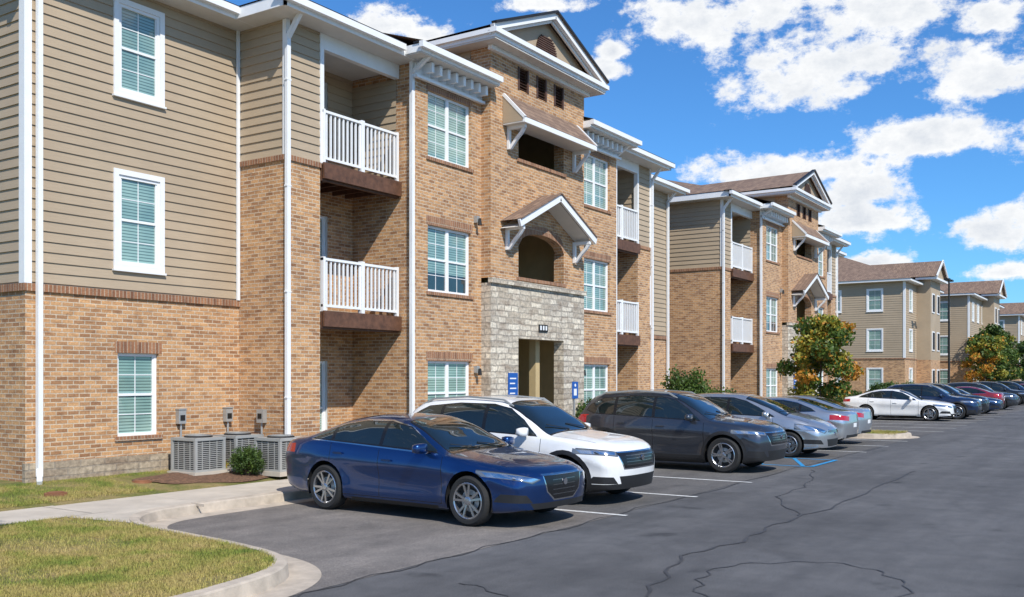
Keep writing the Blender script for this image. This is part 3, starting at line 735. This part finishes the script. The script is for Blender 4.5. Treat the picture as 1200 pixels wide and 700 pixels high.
def signpost(x,y):
    root=empty('accessible_parking_sign',(x,y,.15)); b=MB(); b.box(-.025,.025,-.025,.025,0,1.75,'metal_grey'); b.box(-.15,.15,-.04,-.03,1.3,1.73,'bluesign'); b.box(-.07,.07,-.043,-.04,1.38,1.55,'white'); b.cyl((0,-.04,1.64),(0,-.043,1.64),.04,.04,'white',12); b.obj('post_and_panel',root)
signpost(21.6,12.3)

# ------------------------------------------------------------------ cars
def paintmat(name,c,metal=.5):
    m,nt,b,o=newmat(name); p=nt.nodes.new('ShaderNodeTexCoord').outputs['Object']
    f=noise(nt,2.5,4,.6,p); nt.links.new(ramp(nt,f,[(.3,[x*.93 for x in c]),(.7,[x*1.05 for x in c])]),b.inputs['Base Color'])
    b.inputs['Metallic'].default_value=metal; b.inputs['Roughness'].default_value=.28
    b.inputs['Coat Weight'].default_value=1; b.inputs['Coat Roughness'].default_value=.02
    return m
PM={'blue':paintmat('car_paint_blue',(.007,.042,.16),.75),'white':paintmat('car_paint_white',(.80,.80,.79),0),'grey':paintmat('car_paint_grey',(.07,.078,.095),.75),
 'silver':paintmat('car_paint_silver',(.55,.56,.57),.8),'ltblue':paintmat('car_paint_lightblue',(.45,.49,.53),.7),'red':paintmat('car_paint_red',(.30,.02,.03),.4),'black':paintmat('car_paint_black',(.012,.013,.016),.3),'navy':paintmat('car_paint_navy',(.015,.035,.09),.6)}
def glossy(name,c,r=.05,metal=0,coat=1):
    m,nt,b,o=newmat(name); p=nt.nodes.new('ShaderNodeTexCoord').outputs['Object']; f=noise(nt,4,2,.5,p)
    nt.links.new(ramp(nt,f,[(.3,[x*.85 for x in c]),(.7,c)]),b.inputs['Base Color']); b.inputs['Roughness'].default_value=r; b.inputs['Metallic'].default_value=metal; b.inputs['Coat Weight'].default_value=coat; b.inputs['Coat Roughness'].default_value=.01
    return m
M['carglass']=glossy('car_glass',(.010,.016,.016),.02)
M['gloss_black']=glossy('gloss_black_trim',(.01,.01,.011),.25,coat=0)
M['chrome']=glossy('chrome',(.75,.75,.76),.12,1,coat=0)
M['lamp']=glossy('headlamp',(.22,.24,.26),.08,.4)
M['lampdark']=glossy('headlamp_housing',(.06,.065,.07),.1,.3)
M['tail']=glossy('tail_lamp',(.45,.01,.012),.1)
M['rim']=glossy('alloy_rim',(.46,.47,.49),.25,.9,coat=0)
M['tyre']=simple('tyre_rubber',(.018,.018,.018),.85,var=.2)

def pchip(P):
    xs=np.array([p[0] for p in P],float); ys=np.array([p[1] for p in P],float)
    h=np.diff(xs); d=np.diff(ys)/h; m=np.zeros(len(xs)); m[0]=d[0]; m[-1]=d[-1]
    for i in range(1,len(xs)-1):
        if d[i-1]*d[i]<=0: m[i]=0
        else:
            w1=2*h[i]+h[i-1]; w2=h[i]+2*h[i-1]; m[i]=(w1+w2)/(w1/d[i-1]+w2/d[i])
    def f(x):
        x=min(max(x,xs[0]),xs[-1]); i=min(int(np.searchsorted(xs,x,side='right'))-1,len(xs)-2); i=max(i,0)
        t=(x-xs[i])/h[i]; return float((2*t**3-3*t*t+1)*ys[i]+(t**3-2*t*t+t)*h[i]*m[i]+(-2*t**3+3*t*t)*ys[i+1]+(t**3-t*t)*h[i]*m[i+1])
    return f
SPEC={
'sedan':dict(L=4.9,W=1.86,wb=2.78,fo=.95,r=.338,rimr=.245,lean=.23,
  zt=[(0,.70),(.08,.77),(.4,.85),(.9,.92),(1.35,.975),(1.7,1.145),(2.1,1.335),(2.5,1.425),(2.95,1.44),(3.4,1.39),(3.9,1.25),(4.3,1.12),(4.6,1.08),(4.84,1.05),(4.9,.98)],
  zb=[(0,.63),(.3,.71),(.8,.82),(1.3,.885),(2,.92),(3,.95),(3.9,1.01),(4.5,1.0),(4.9,.88)],
  dlo=[(1.52,.945),(1.9,1.15),(2.2,1.285),(2.6,1.355),(3.1,1.35),(3.5,1.285),(3.92,1.14),(4.06,1.055)],pil=[2.62,3.62],
  ws=(1.36,.74,2.28,.55),rg=(3.5,.52,4.28,.62),clad=False,
  grille=[(-.43,.69),(.43,.69),(.37,.48),(.22,.37),(-.22,.37),(-.37,.48)],intake=[(-.64,.335),(.64,.335),(.55,.23),(-.55,.23)],
  head=[(.48,.64),(.93,.775),(.93,.68),(.62,.59)],tailp=[(.45,.92),(.93,.98),(.93,.84),(.5,.80)],doors=[1.42,2.62,3.62],lip='chrome'),
'suv':dict(L=4.62,W=1.87,wb=2.72,fo=.92,r=.36,rimr=.25,lean=.19,
  zt=[(0,.80),(.06,.92),(.3,1.0),(.9,1.07),(1.22,1.11),(1.6,1.34),(1.95,1.54),(2.3,1.635),(3.0,1.665),(3.8,1.62),(4.1,1.54),(4.35,1.28),(4.52,1.08),(4.62,.95)],
  zb=[(0,.74),(.3,.86),(.8,.95),(1.3,1.0),(2,1.03),(3,1.06),(3.9,1.12),(4.3,1.10),(4.62,.90)],
  dlo=[(1.42,1.04),(1.75,1.30),(2.05,1.48),(2.4,1.55),(3.1,1.56),(3.75,1.50),(4.08,1.34),(4.14,1.22),(3.95,1.15)],pil=[2.5,3.42],
  ws=(1.26,.76,2.1,.62),rg=(4.06,.62,4.45,.68),clad=True,
  grille=[(-.62,.82),(.62,.82),(.5,.58),(-.5,.58)],intake=[(-.6,.46),(.6,.46),(.52,.30),(-.52,.30)],
  head=[(.60,.84),(.93,.90),(.93,.80),(.62,.76)],tailp=[(.5,1.08),(.93,1.14),(.93,.95),(.55,.94)],doors=[1.35,2.5,3.42],lip='gloss_black'),
'wagon':dict(L=4.6,W=1.78,wb=2.78,fo=.90,r=.32,rimr=.22,lean=.2,
  zt=[(0,.70),(.1,.80),(.4,.93),(.75,1.02),(1.0,1.08),(1.5,1.31),(2.0,1.49),(2.4,1.56),(3.0,1.575),(3.8,1.52),(4.15,1.42),(4.4,1.18),(4.55,1.0),(4.6,.9)],
  zb=[(0,.64),(.3,.76),(.8,.90),(1.3,.95),(2,.98),(3,1.01),(3.9,1.06),(4.3,1.05),(4.6,.85)],
  dlo=[(1.25,.99),(1.7,1.23),(2.05,1.39),(2.4,1.47),(3.1,1.48),(3.75,1.41),(4.1,1.25),(4.15,1.14),(3.95,1.09)],pil=[2.5,3.45],
  ws=(1.04,.72,2.05,.58),rg=(4.1,.58,4.46,.64),clad=False,
  grille=[(-.4,.68),(.4,.68),(.36,.62),(-.36,.62)],intake=[(-.5,.46),(.5,.46),(.42,.28),(-.42,.28)],
  head=[(.48,.66),(.89,.86),(.89,.70),(.58,.60)],tailp=[(.5,1.0),(.89,1.08),(.89,.84),(.6,.84)],doors=[1.3,2.5,3.45],lip='gloss_black'),
}
def clip(poly,x,keep_less):
    out=[]
    n=len(poly)
    for i in range(n):
        a=poly[i];b=poly[(i+1)%n]; ia=(a[0]<=x)==keep_less; ib=(b[0]<=x)==keep_less
        if ia: out.append(a)
        if ia!=ib:
            t=(x-a[0])/(b[0]-a[0]); out.append((x,a[1]+t*(b[1]-a[1])))
    return out
def shrink(poly,d):
    cx=sum(p[0] for p in poly)/len(poly); cy=sum(p[1] for p in poly)/len(poly)
    w=max(p[0] for p in poly)-min(p[0] for p in poly); h=max(p[1] for p in poly)-min(p[1] for p in poly)
    return [(cx+(x-cx)*(1-2*d/w),cy+(y-cy)*(1-2*d/h)) for x,y in poly]
MATS=['paint','carglass','gloss_black','black','chrome','lamp','tail','lampdark','white']
PROJ={'side':(0,2),'front':(1,2),'top':(0,1)}
def paint(bm,poly,proj,filt,mi,delete=False):
    ax=PROJ[proj]
    A=sum(poly[i][0]*poly[(i+1)%len(poly)][1]-poly[(i+1)%len(poly)][0]*poly[i][1] for i in range(len(poly)))
    if A<0: poly=poly[::-1]
    bm.normal_update()
    x0=min(p[0] for p in poly);x1=max(p[0] for p in poly);y0=min(p[1] for p in poly);y1=max(p[1] for p in poly)
    fs=[]
    for f in bm.faces:
        cs_=[v.co for v in f.verts]
        if max(c[ax[0]] for c in cs_)<x0 or min(c[ax[0]] for c in cs_)>x1 or max(c[ax[1]] for c in cs_)<y0 or min(c[ax[1]] for c in cs_)>y1: continue
        if filt(f.calc_center_median(),f.normal): fs.append(f)
    for i in range(len(poly)):
        a=poly[i];b=poly[(i+1)%len(poly)]
        if abs(a[0]-b[0])+abs(a[1]-b[1])<1e-5: continue
        co=Vector((0,0,0)); no=Vector((0,0,0)); co[ax[0]]=a[0];co[ax[1]]=a[1]; no[ax[0]]=b[1]-a[1]; no[ax[1]]=-(b[0]-a[0]); no.normalize()
        ge=set(fs)
        for f in fs: ge.update(f.edges); ge.update(f.verts)
        res=bmesh.ops.bisect_plane(bm,geom=list(ge),dist=1e-5,plane_co=co,plane_no=no)
        fs=[q for q in res['geom'] if isinstance(q,bmesh.types.BMFace)]
    ins=[]
    for f in fs:
        c=f.calc_center_median(); p=(c[ax[0]],c[ax[1]]); ok=True
        for i in range(len(poly)):
            a=poly[i];b=poly[(i+1)%len(poly)]
            if (b[0]-a[0])*(p[1]-a[1])-(b[1]-a[1])*(p[0]-a[0])<-1e-7: ok=False;break
        if ok: ins.append(f)
    if delete: bmesh.ops.delete(bm,geom=ins,context='FACES')
    else:
        for f in ins: f.material_index=mi
BODY={}
def body_mesh(kind):
    if kind in BODY: return BODY[kind]
    S=SPEC[kind]; L,W=S['L'],S['W']; zt=pchip(S['zt']); zb=pchip(S['zb'])
    hw=pchip([(0,.90*W/2),(.3,.95*W/2),(.9,W/2*.995),(L*.5,W/2),(L-1.0,W/2*.995),(L-.3,.95*W/2),(L,.88*W/2)])
    zl=pchip([(0,.24),(.5,.2),(L*.5,.19),(L-.5,.24),(L,.33)])
    side=pchip([(0,.925),(.1,.958),(.25,.972),(.5,.972),(.68,.99),(.74,1.0),(.80,.992),(.9,.975),(1,.955)])
    st=[0,.012,.035,.07,.12,.18,.25,.33]; x=.4
    while x<L-.36: st.append(x); x+=.065
    st+= [L-q for q in (.33,.25,.18,.12,.07,.035,.012,0)]
    nL,nT=15,15
    fr=[i/(nL-1) for i in range(nL)]
    bm=bmesh.new(); rows=[]
    xf=S['fo']; xr=S['fo']+S['wb']; r=S['r']
    def bend(x,y,z):
        w=W/2; xx=x
        if x<1.1:
            gg=(1-x/1.1)**2; zc=S['zt'][0][1]*.78
            xx+=gg*(.30*(abs(y)/w)**3.0+ .45*max(0,z-zc)**1.6+ .4*max(0,zc-z)**2)
        xr_=L-x
        if xr_<.9:
            gg=(1-xr_/.9)**2; xx-=gg*(.20*(abs(y)/w)**3.2+.25*max(0,.75-z)**2+.15*max(0,z-.75))
        return xx
    for x in st:
        e=min(x,L-x); sc=1-.045*max(0,1-e/.09)**2
        w=hw(x)*sc; b=zb(x); t=max(zt(x),b+.035); lo=zl(x); h=t-b
        zc=.55; b=zc+(b-zc)*sc; t=zc+(t-zc)*sc; lo=zc+(lo-zc)*sc; h=t-b
        half=[]
        for f in fr:
            z=lo+(b-lo)*f
            fl=0
            for cx in (xf,xr):
                dd=math.hypot(x-cx,z-r)-(r+.06)
                fl+=.028*math.exp(-(max(0,dd)/.09)**2)*(1 if z>.25 else .3)
            mid=math.exp(-((x-(xf+xr)/2)/.9)**4)*.018*math.exp(-((f-.38)/.22)**2)
            half.append((w*side(f)+fl*(1-f*.75)-mid,z))
        yb=w*.955; n=2.6+2.6*min(1,h/.35); k=S['lean']*min(1,h/.42)
        for i in range(1,nT+1):
            v=2*(i/nT)-1; ph=math.radians(45*(1+math.copysign(abs(v)**.6,v)))
            c=max(0,math.cos(ph))**(2/n); s_=math.sin(ph)**(2/n)
            if i==nT: c=0; s_=1
            yy=yb*c*(1-k*s_)
            cre=0
            if x<S['ws'][0] and x>.15: cre=.012*math.exp(-((yy-.52+.1*(x-.6))/.06)**2)*min(1,(S['ws'][0]-x)/.3)
            half.append((yy,b+h*s_ - .018*min(1,h/.1)*(c**2)*s_+cre))
        full=[(y,z) for y,z in half]+[(-y,z) for y,z in half[-2::-1]]
        rows.append([bm.verts.new((bend(x,y,z),y,z)) for y,z in full])
    n=len(rows[0])
    for r0,r1 in zip(rows[:-1],rows[1:]):
        for j in range(n-1): bm.faces.new((r0[j],r1[j],r1[j+1],r0[j+1]))
        bm.faces.new((r0[n-1],r1[n-1],r1[0],r0[0])).material_index=3
    for rr,x in ((rows[0],0),(rows[-1],L)):
        Mc=9; half=rr[:n//2+1]; grid=[]
        for v in half:
            line=[]
            for m in range(Mc*2+1):
                if m==0: line.append(v); continue
                y=v.co.y*(1-m/Mc)
                if m==Mc*2: line.append(rr[n-1-half.index(v)]); continue
                if abs(v.co.y)<1e-6: line.append(v); continue
                line.append(bm.verts.new((bend(x,y,v.co.z),y,v.co.z)))
            grid.append(line)
        for a,b in zip(grid[:-1],grid[1:]):
            for m in range(Mc*2):
                q=[]
                for v in (a[m],a[m+1],b[m+1],b[m]):
                    if v not in q: q.append(v)
                if len(q)>=3:
                    try: bm.faces.new(q if x==0 else q[::-1])
                    except ValueError: pass
    bmesh.ops.recalc_face_normals(bm,faces=bm.faces)
    for f in bm.faces: f.smooth=True
    sd=lambda c,nn: abs(nn.y)>.3
    frf=lambda c,nn: c.x<.95 and nn.x<-.12
    ref=lambda c,nn: c.x>L-.8 and nn.x>.12
    circ=lambda cx,R: [(cx+R*math.cos(t),r+.01+R*math.sin(t)) for t in np.linspace(0,2*math.pi,28,endpoint=False)]
    if S['clad']:
        paint(bm,[(-.2,0),(L+.2,0),(L+.2,.34),(-.2,.34)],'side',lambda c,nn: c.z<.5,3)
        for cx in (xf,xr): paint(bm,circ(cx,r+.125),'side',lambda c,nn:abs(c.y)>.5 and abs(nn.y)>.2,3)
    else:
        paint(bm,[(1.5,.1),(3.2,.1),(3.2,.235),(1.5,.235)],'side',sd,3)
    for cx in (xf,xr): paint(bm,circ(cx,r+.055),'side',lambda c,nn:abs(c.y)>.5,3,delete=True)
    for d in S['doors']:
        paint(bm,[(d-.005,.27),(d+.005,.27),(d+.005,zb(d)+.01),(d-.005,zb(d)+.01)],'side',sd,2)
    paint(bm,[(S['doors'][0],.262),(S['doors'][-1],.262),(S['doors'][-1],.272),(S['doors'][0],.272)],'side',sd,2)
    x1=S['ws'][0]
    for s in(-1,1):
        p=[(.45,s*.70),(x1-.05,s*.775),(x1-.05,s*.785),(.45,s*.71)]
        paint(bm,p,'top',lambda c,nn:nn.z>.3,2)
    D=S['dlo']
    if S['lip']=='chrome': paint(bm,shrink(D,-.018),'side',sd,4)
    paint(bm,D,'side',sd,2)
    D2=shrink(D,.022); cuts=[-9]+S['pil']+[99]
    for a,b in zip(cuts[:-1],cuts[1:]):
        p=D2
        if a>-9: p=clip(p,a+.035,False)
        if b<99: p=clip(p,b-.035,True)
        if len(p)>2: paint(bm,p,'side',sd,1)
    a0,ya,a1,yb_=S['ws']
    paint(bm,[(a0-.05,-ya-.03),(a0-.05,ya+.03),(a1+.03,yb_+.03),(a1+.03,-yb_-.03)],'top',lambda c,nn:nn.z>.25,2)
    paint(bm,[(a0,-ya),(a0,ya),(a1,yb_),(a1,-yb_)],'top',lambda c,nn:nn.z>.25,1)
    a0,ya,a1,yb_=S['rg']
    paint(bm,[(a0-.03,-ya-.03),(a0-.03,ya+.03),(a1+.03,yb_+.03),(a1+.03,-yb_-.03)],'top',lambda c,nn:nn.z>.2,2)
    paint(bm,[(a0,-ya),(a0,ya),(a1,yb_),(a1,-yb_)],'top',lambda c,nn:nn.z>.2,1)
    paint(bm,shrink(S['grille'],-.022),'front',frf,4); paint(bm,S['grille'],'front',frf,2)
    gz=[p[1] for p in S['grille']]
    for q in (.2,.4,.6,.8):
        z=min(gz)+(max(gz)-min(gz))*q; hwg=.26 if kind=='sedan' else .45
        paint(bm,[(-hwg,z-.005),(hwg,z-.005),(hwg,z+.005),(-hwg,z+.005)],'front',frf,7)
    paint(bm,S['intake'],'front',frf,3)
    for s in(-1,1):
        hd=[(s*x,z) for x,z in S['head']]
        paint(bm,hd,'front',frf,7); paint(bm,shrink(hd,.016),'front',frf,5); paint(bm,shrink(hd,.036),'front',frf,4)
        fg=[(s*.60,.34),(s*.88,.35),(s*.86,.46),(s*.70,.45)]
        paint(bm,fg,'front',frf,3)
        tp=[(s*x,z) for x,z in S['tailp']]
        paint(bm,tp,'front',ref,6)
    paint(bm,[(-.6,.33),(.6,.33),(.6,.42),(-.6,.42)],'front',ref,3)
    paint(bm,[(-.16,.62),(.16,.62),(.16,.73),(-.16,.73)],'front',ref,8)
    me=bpy.data.meshes.new('car_body_'+kind); bm.to_mesh(me); bm.free()
    BODY[kind]=(me,hw,zb,zt); return BODY[kind]
WH={}
def wheel_mesh(r,rr,style=0):
    k=(r,rr,style)
    if k in WH: return WH[k]
    b=MB(); N=40; wd=.11
    prof=[(rr-.01,-wd+.01),(rr+.02,-wd-.002),(r-.035,-wd-.006),(r-.012,-wd+.015),(r,-wd+.04),(r,wd-.04),(r-.012,wd-.015),(r-.035,wd+.006),(rr,wd)]
    def lathe(prof,mat):
        n0=len(b.v)
        for i in range(N):
            t=2*math.pi*i/N
            for q,y in prof: b.v.append((q*math.cos(t),y,q*math.sin(t)))
        m=len(prof)
        for i in range(N):
            j=(i+1)%N
            for k2 in range(m-1): b.f.append((n0+i*m+k2,n0+j*m+k2,n0+j*m+k2+1,n0+i*m+k2+1)); b.m.append(b.mi(mat))
    lathe(prof,'tyre')
    lathe([(rr+.004,-wd+.004),(rr-.008,-wd-.004),(rr-.022,-wd+.008),(rr-.03,-wd+.09)],'rim')
    lathe([(rr-.028,-wd+.085),(.001,-wd+.085)],'black')
    lathe([(.15,-wd+.07),(.08,-wd+.065)],'metal_grey')
    lathe([(.065,-wd+.06),(.06,-wd+.012),(.035,-wd+.002),(.001,-wd)],'rim')
    ns=5
    for i in range(ns):
        for da in ((-.17,.17) if style==0 else (-.09,.09)):
            t=2*math.pi*i/ns; t0=t+da*.8; t1=t+da*1.25
            p=Vector((.045*math.cos(t0),-wd+.022,.045*math.sin(t0))); q=Vector(((rr-.012)*math.cos(t1),-wd+.012,(rr-.012)*math.sin(t1)))
            b.beam(p,q,.022 if style==0 else .034,.03,'rim')
    o=b.obj('tmp'); me=o.data; bpy.data.objects.remove(o)
    WH[k]=me; return me
def car(kind,color,X,Yfront,ang=0,rev=False,scale=1.0,style=0,name=None):
    S=SPEC[kind]; me0,hw,zb,zt=body_mesh(kind)
    root=empty(name or 'parked_car'); L=S['L']
    root.scale=(scale,)*3
    if not rev: root.rotation_euler=(0,0,math.radians(90+ang)); root.location=(X,Yfront,.006)
    else: root.rotation_euler=(0,0,math.radians(-90+ang)); root.location=(X,Yfront+L*scale,.006)
    me=me0.copy()
    for k in MATS: me.materials.append(PM[color] if k=='paint' else M[k])
    o=bpy.data.objects.new('body',me); COL.objects.link(o); o.parent=root
    r=S['r']; W=S['W']
    for i,cx in enumerate((S['fo'],S['fo']+S['wb'])):
        for s in(-1,1):
            w=bpy.data.objects.new('wheel',wheel_mesh(r,S['rimr'],style)); COL.objects.link(w); w.parent=root
            w.location=(cx,s*(W/2-.115),r); w.rotation_euler=(0,random.random()*2,0 if s<0 else math.pi)
    b=MB()
    for cx in (S['fo'],S['fo']+S['wb']):
        for s in(-1,1):
            R=r+.06; n=18; y0=s*(W/2-.035); y1=s*(W/2-.42)
            for k in range(n):
                t0=-.35+ (math.pi+.7)*k/n; t1=-.35+(math.pi+.7)*(k+1)/n
                P=lambda t,y:(cx+R*math.cos(t),y,r+.01+R*math.sin(t))
                b.poly([P(t0,y0),P(t1,y0),P(t1,y1),P(t0,y1)],'black')
            b.poly([(cx+R*math.cos(t),y1,r+.01+R*math.sin(t)) for t in np.linspace(-.35,math.pi+.35,14)],'black')
    b.box(S['fo']+r+.1,S['fo']+S['wb']-r-.1,-W/2+.12,W/2-.12,.17,.4,'black')
    dm=PM[color]
    for k,d in enumerate(S['doors'][1:]):
        for s in(-1,1):
            z=zb(d)-.13; y=s*(hw(d)*.985)
            b.box(d-.27,d-.09,y-.01,y+.03*s,z-.012,z+.012,dm)
    if S['clad']:
        for s in(-1,1):
            P=[(2.05,zt(2.05)-.075),(2.25,zt(2.25)-.015),(3.0,zt(3.0)-.005),(3.75,zt(3.75)-.012),(3.95,zt(3.95)-.07)]
            P=[(x,s*W/2*.655,z) for x,z in P]
            for p,q in zip(P[:-1],P[1:]): b.beam(p,q,.03,.03,'metal_grey')
    b.cyl((.012,0,S['grille'][0][1]-.10),(-.012,0,S['grille'][0][1]-.10),.045,.045,'chrome',16)
    x0=S['ws'][0]
    for y in(-.5,.1): b.beam((x0+.03,y,zt(x0+.03)+.01),(x0+.16,y+.5,zt(x0+.16)+.012),.015,.012,'black')
    b.obj('trim',root)
    for s in(-1,1):
        x=S['dlo'][0][0]+.22; z=zb(x)+.10; bm=bmesh.new(); bmesh.ops.create_cube(bm,size=1)
        for v in bm.verts:
            v.co.x*=.15*(1 if v.co.y*s<0 else .8); v.co.z*=.135*(1 if v.co.y*s<0 else .75); v.co.y*=.21
            if v.co.x>0: v.co.x*=.6
        bmesh.ops.subdivide_edges(bm,edges=bm.edges,cuts=2,use_grid_fill=True)
        for _ in range(3): bmesh.ops.smooth_vert(bm,verts=bm.verts,factor=.45,use_axis_x=True,use_axis_y=True,use_axis_z=True)
        bm.normal_update()
        for f in bm.faces: f.smooth=True; f.material_index=1 if (f.normal.x>.8) else 0
        m=bpy.data.meshes.new('mirror'); bm.to_mesh(m); bm.free(); m.materials.append(PM[color]); m.materials.append(M['carglass'])
        oo=bpy.data.objects.new('wing_mirror',m); COL.objects.link(oo); oo.parent=root; oo.location=(x,s*(hw(x)+.085),z); oo.scale=(1.25,1.15,1.25)
    return root
car('sedan','blue',11.38,6.62,ang=-3.5,scale=1.0)
car('suv','white',14.05,6.75,ang=-1,scale=1.0,style=1)
car('suv','grey',20.25,6.5,scale=1.02,style=1)
car('wagon','silver',24.75,6.6,scale=1.0,style=1)
car('sedan','silver',27.55,6.8,rev=True)
car('sedan','ltblue',30.0,7.0,rev=True)
car('sedan','white',47.9,7.4,scale=1.0,style=1)
for i,(k,c,x,rv) in enumerate((('suv','navy',50.6,False),('sedan','black',53.2,False),('suv','black',56,False),('sedan','navy',58.7,False),('sedan','red',63.8,True),('suv','grey',66.6,False),('sedan','black',72,False),('suv','black',78,False),('sedan','grey',81,False),('suv','navy',86,False),('sedan','red',92,True),('suv','black',96,False))):
    car(k,c,x,7.0+random.uniform(-.3,.3),rev=rv,style=i%2)

# ------------------------------------------------------------------ light and sky
az=Vector((-.50,-.866,0)).normalized(); EL=math.radians(45)
sd=Vector((az.x*math.cos(EL),az.y*math.cos(EL),math.sin(EL)))
sun=bpy.data.lights.new('sun','SUN'); sun.energy=5.0; sun.angle=math.radians(.53); sun.color=(1,.955,.88)
so=bpy.data.objects.new('sun',sun); COL.objects.link(so); so.rotation_euler=(-sd).to_track_quat('-Z','Y').to_euler()
w=bpy.data.worlds.new('World'); scene.world=w; w.use_nodes=True; nt=w.node_tree; nt.nodes.clear()
out=nt.nodes.new('ShaderNodeOutputWorld'); bg=nt.nodes.new('ShaderNodeBackground'); bg.inputs[1].default_value=.12
sky=nt.nodes.new('ShaderNodeTexSky'); sky.sky_type='NISHITA'; sky.sun_disc=False; sky.sun_elevation=EL; sky.sun_rotation=math.atan2(az.x,az.y)
sky.air_density=1.0; sky.dust_density=.2; sky.ozone_density=3.0
tc=nt.nodes.new('ShaderNodeTexCoord'); sp=nt.nodes.new('ShaderNodeSeparateXYZ'); nt.links.new(tc.outputs['Generated'],sp.inputs[0])
def mth(op,a,b=None,c=None,clampit=False):
    n=nt.nodes.new('ShaderNodeMath'); n.operation=op; n.use_clamp=clampit
    for i,v in enumerate((a,b,c)):
        if v is None: continue
        if hasattr(v,'links'): nt.links.new(v,n.inputs[i])
        else: n.inputs[i].default_value=v
    return n.outputs[0]
azn=mth('ARCTAN2',sp.outputs[1],sp.outputs[0])
hl=mth('SQRT',mth('ADD',mth('MULTIPLY',sp.outputs[0],sp.outputs[0]),mth('MULTIPLY',sp.outputs[1],sp.outputs[1])))
eln=mth('DIVIDE',sp.outputs[2],mth('MAXIMUM',hl,.001))
cb=nt.nodes.new('ShaderNodeCombineXYZ'); nt.links.new(azn,cb.inputs[0]); nt.links.new(eln,cb.inputs[1])
def nz(scale,det,rough,off=0):
    n=nt.nodes.new('ShaderNodeTexNoise'); n.inputs['Scale'].default_value=scale; n.inputs['Detail'].default_value=det; n.inputs['Roughness'].default_value=rough
    mp=nt.nodes.new('ShaderNodeMapping'); mp.inputs['Location'].default_value=(off,off*.7,off*1.3); mp.inputs['Scale'].default_value=(1,1.35,1)
    nt.links.new(cb.outputs[0],mp.inputs[0]); nt.links.new(mp.outputs[0],n.inputs['Vector']); return n.outputs['Fac']
# cumulus clouds placed on the sky by compass bearing and elevation
clouds=[(800,30,85,46),(960,75,125,74),(1045,20,80,50),(900,18,80,40),(1160,85,100,52),(1170,20,60,40),(1095,165,100,36),(920,205,140,32),(1010,225,85,30),(1010,262,105,28),(1165,275,70,36),(1020,308,60,15),(1180,320,50,17),(455,30,58,30),(500,42,30,18),(700,85,30,16),(720,60,20,14),(640,6,50,14),(300,-60,140,40),(1300,150,120,60),(1290,30,110,60),(1330,260,90,40),(60,-90,200,50)]
F=None
for cx,cy,rx,ry in clouds:
    t=(cx-600)/1140; v=(442-cy)/1140; A=TH-math.atan(t); E=v/math.sqrt(1+t*t); ra=rx/1140/(1+t*t); re=ry/1140/math.sqrt(1+t*t)
    da=mth('DIVIDE',mth('SUBTRACT',azn,A),ra); de=mth('DIVIDE',mth('SUBTRACT',eln,E),re)
    de=mth('MULTIPLY',de,mth('ADD',1.0,mth('MULTIPLY',mth('LESS_THAN',de,0.0),.5)))
    q=mth('SUBTRACT',1.0,mth('SQRT',mth('ADD',mth('MULTIPLY',da,da),mth('MULTIPLY',de,de))))
    F=q if F is None else mth('MAXIMUM',F,q)
gen=mth('MULTIPLY',mth('SUBTRACT',nz(1.6,3,.5,3.3),.60),5.0)
far=mth('GREATER_THAN',mth('ABSOLUTE',mth('SUBTRACT',azn,TH)),.75)
F=mth('MAXIMUM',F,mth('ADD',mth('MULTIPLY',gen,far),mth('MULTIPLY',mth('SUBTRACT',far,1.0),3.0)))
n1=nz(15,10,.66); n2=nz(48,8,.65,5.1)
dens=mth('ADD',mth('MAXIMUM',F,-1.2),mth('MULTIPLY',mth('SUBTRACT',n1,.5),3.5))
dens=mth('ADD',dens,mth('MULTIPLY',mth('SUBTRACT',n2,.5),1.1))
mr=nt.nodes.new('ShaderNodeMapRange'); mr.interpolation_type='SMOOTHSTEP'; mr.inputs[1].default_value=-.05; mr.inputs[2].default_value=.55; nt.links.new(dens,mr.inputs[0])
fac=mr.outputs[0]
sh=nt.nodes.new('ShaderNodeMapRange'); sh.inputs[1].default_value=.35; sh.inputs[2].default_value=1.5; nt.links.new(mth('ADD',dens,mth('MULTIPLY',mth('SUBTRACT',nz(18,8,.65,2.0),.5),2.4)),sh.inputs[0])
cr=nt.nodes.new('ShaderNodeValToRGB'); nt.links.new(sh.outputs[0],cr.inputs[0]); e=cr.color_ramp.elements
e[0].position=0; e[0].color=(8.3,8.4,8.5,1); e[1].position=1; e[1].color=(5.9,6.3,6.9,1)
def mixw(mode,f,a,b):
    m=nt.nodes.new('ShaderNodeMix'); m.data_type='RGBA'; m.blend_type=mode
    for s_,v in ((0,f),(6,a),(7,b)):
        if hasattr(v,'links'): nt.links.new(v,m.inputs[s_])
        else: m.inputs[s_].default_value=v if s_==0 else (*v,1)
    return m.outputs[2]
skyc=mixw('MULTIPLY',1.0,sky.outputs[0],(.47,.93,1.36))
fin=mixw('MIX',fac,skyc,cr.outputs[0])
nt.links.new(fin,bg.inputs[0]); nt.links.new(bg.outputs[0],out.inputs[0])

# ------------------------------------------------------------------ camera
cam=bpy.data.cameras.new('camera'); cam.sensor_width=36; cam.lens=34.2; cam.shift_y=92/1200; cam.clip_end=5000; cam.clip_start=.05
co=bpy.data.objects.new('camera',cam); COL.objects.link(co); co.location=(0,0,2.0); co.rotation_euler=(math.radians(90),0,TH-math.pi/2)
scene.camera=co
scene.view_settings.view_transform='Standard'; scene.view_settings.look='None'; scene.view_settings.exposure=0
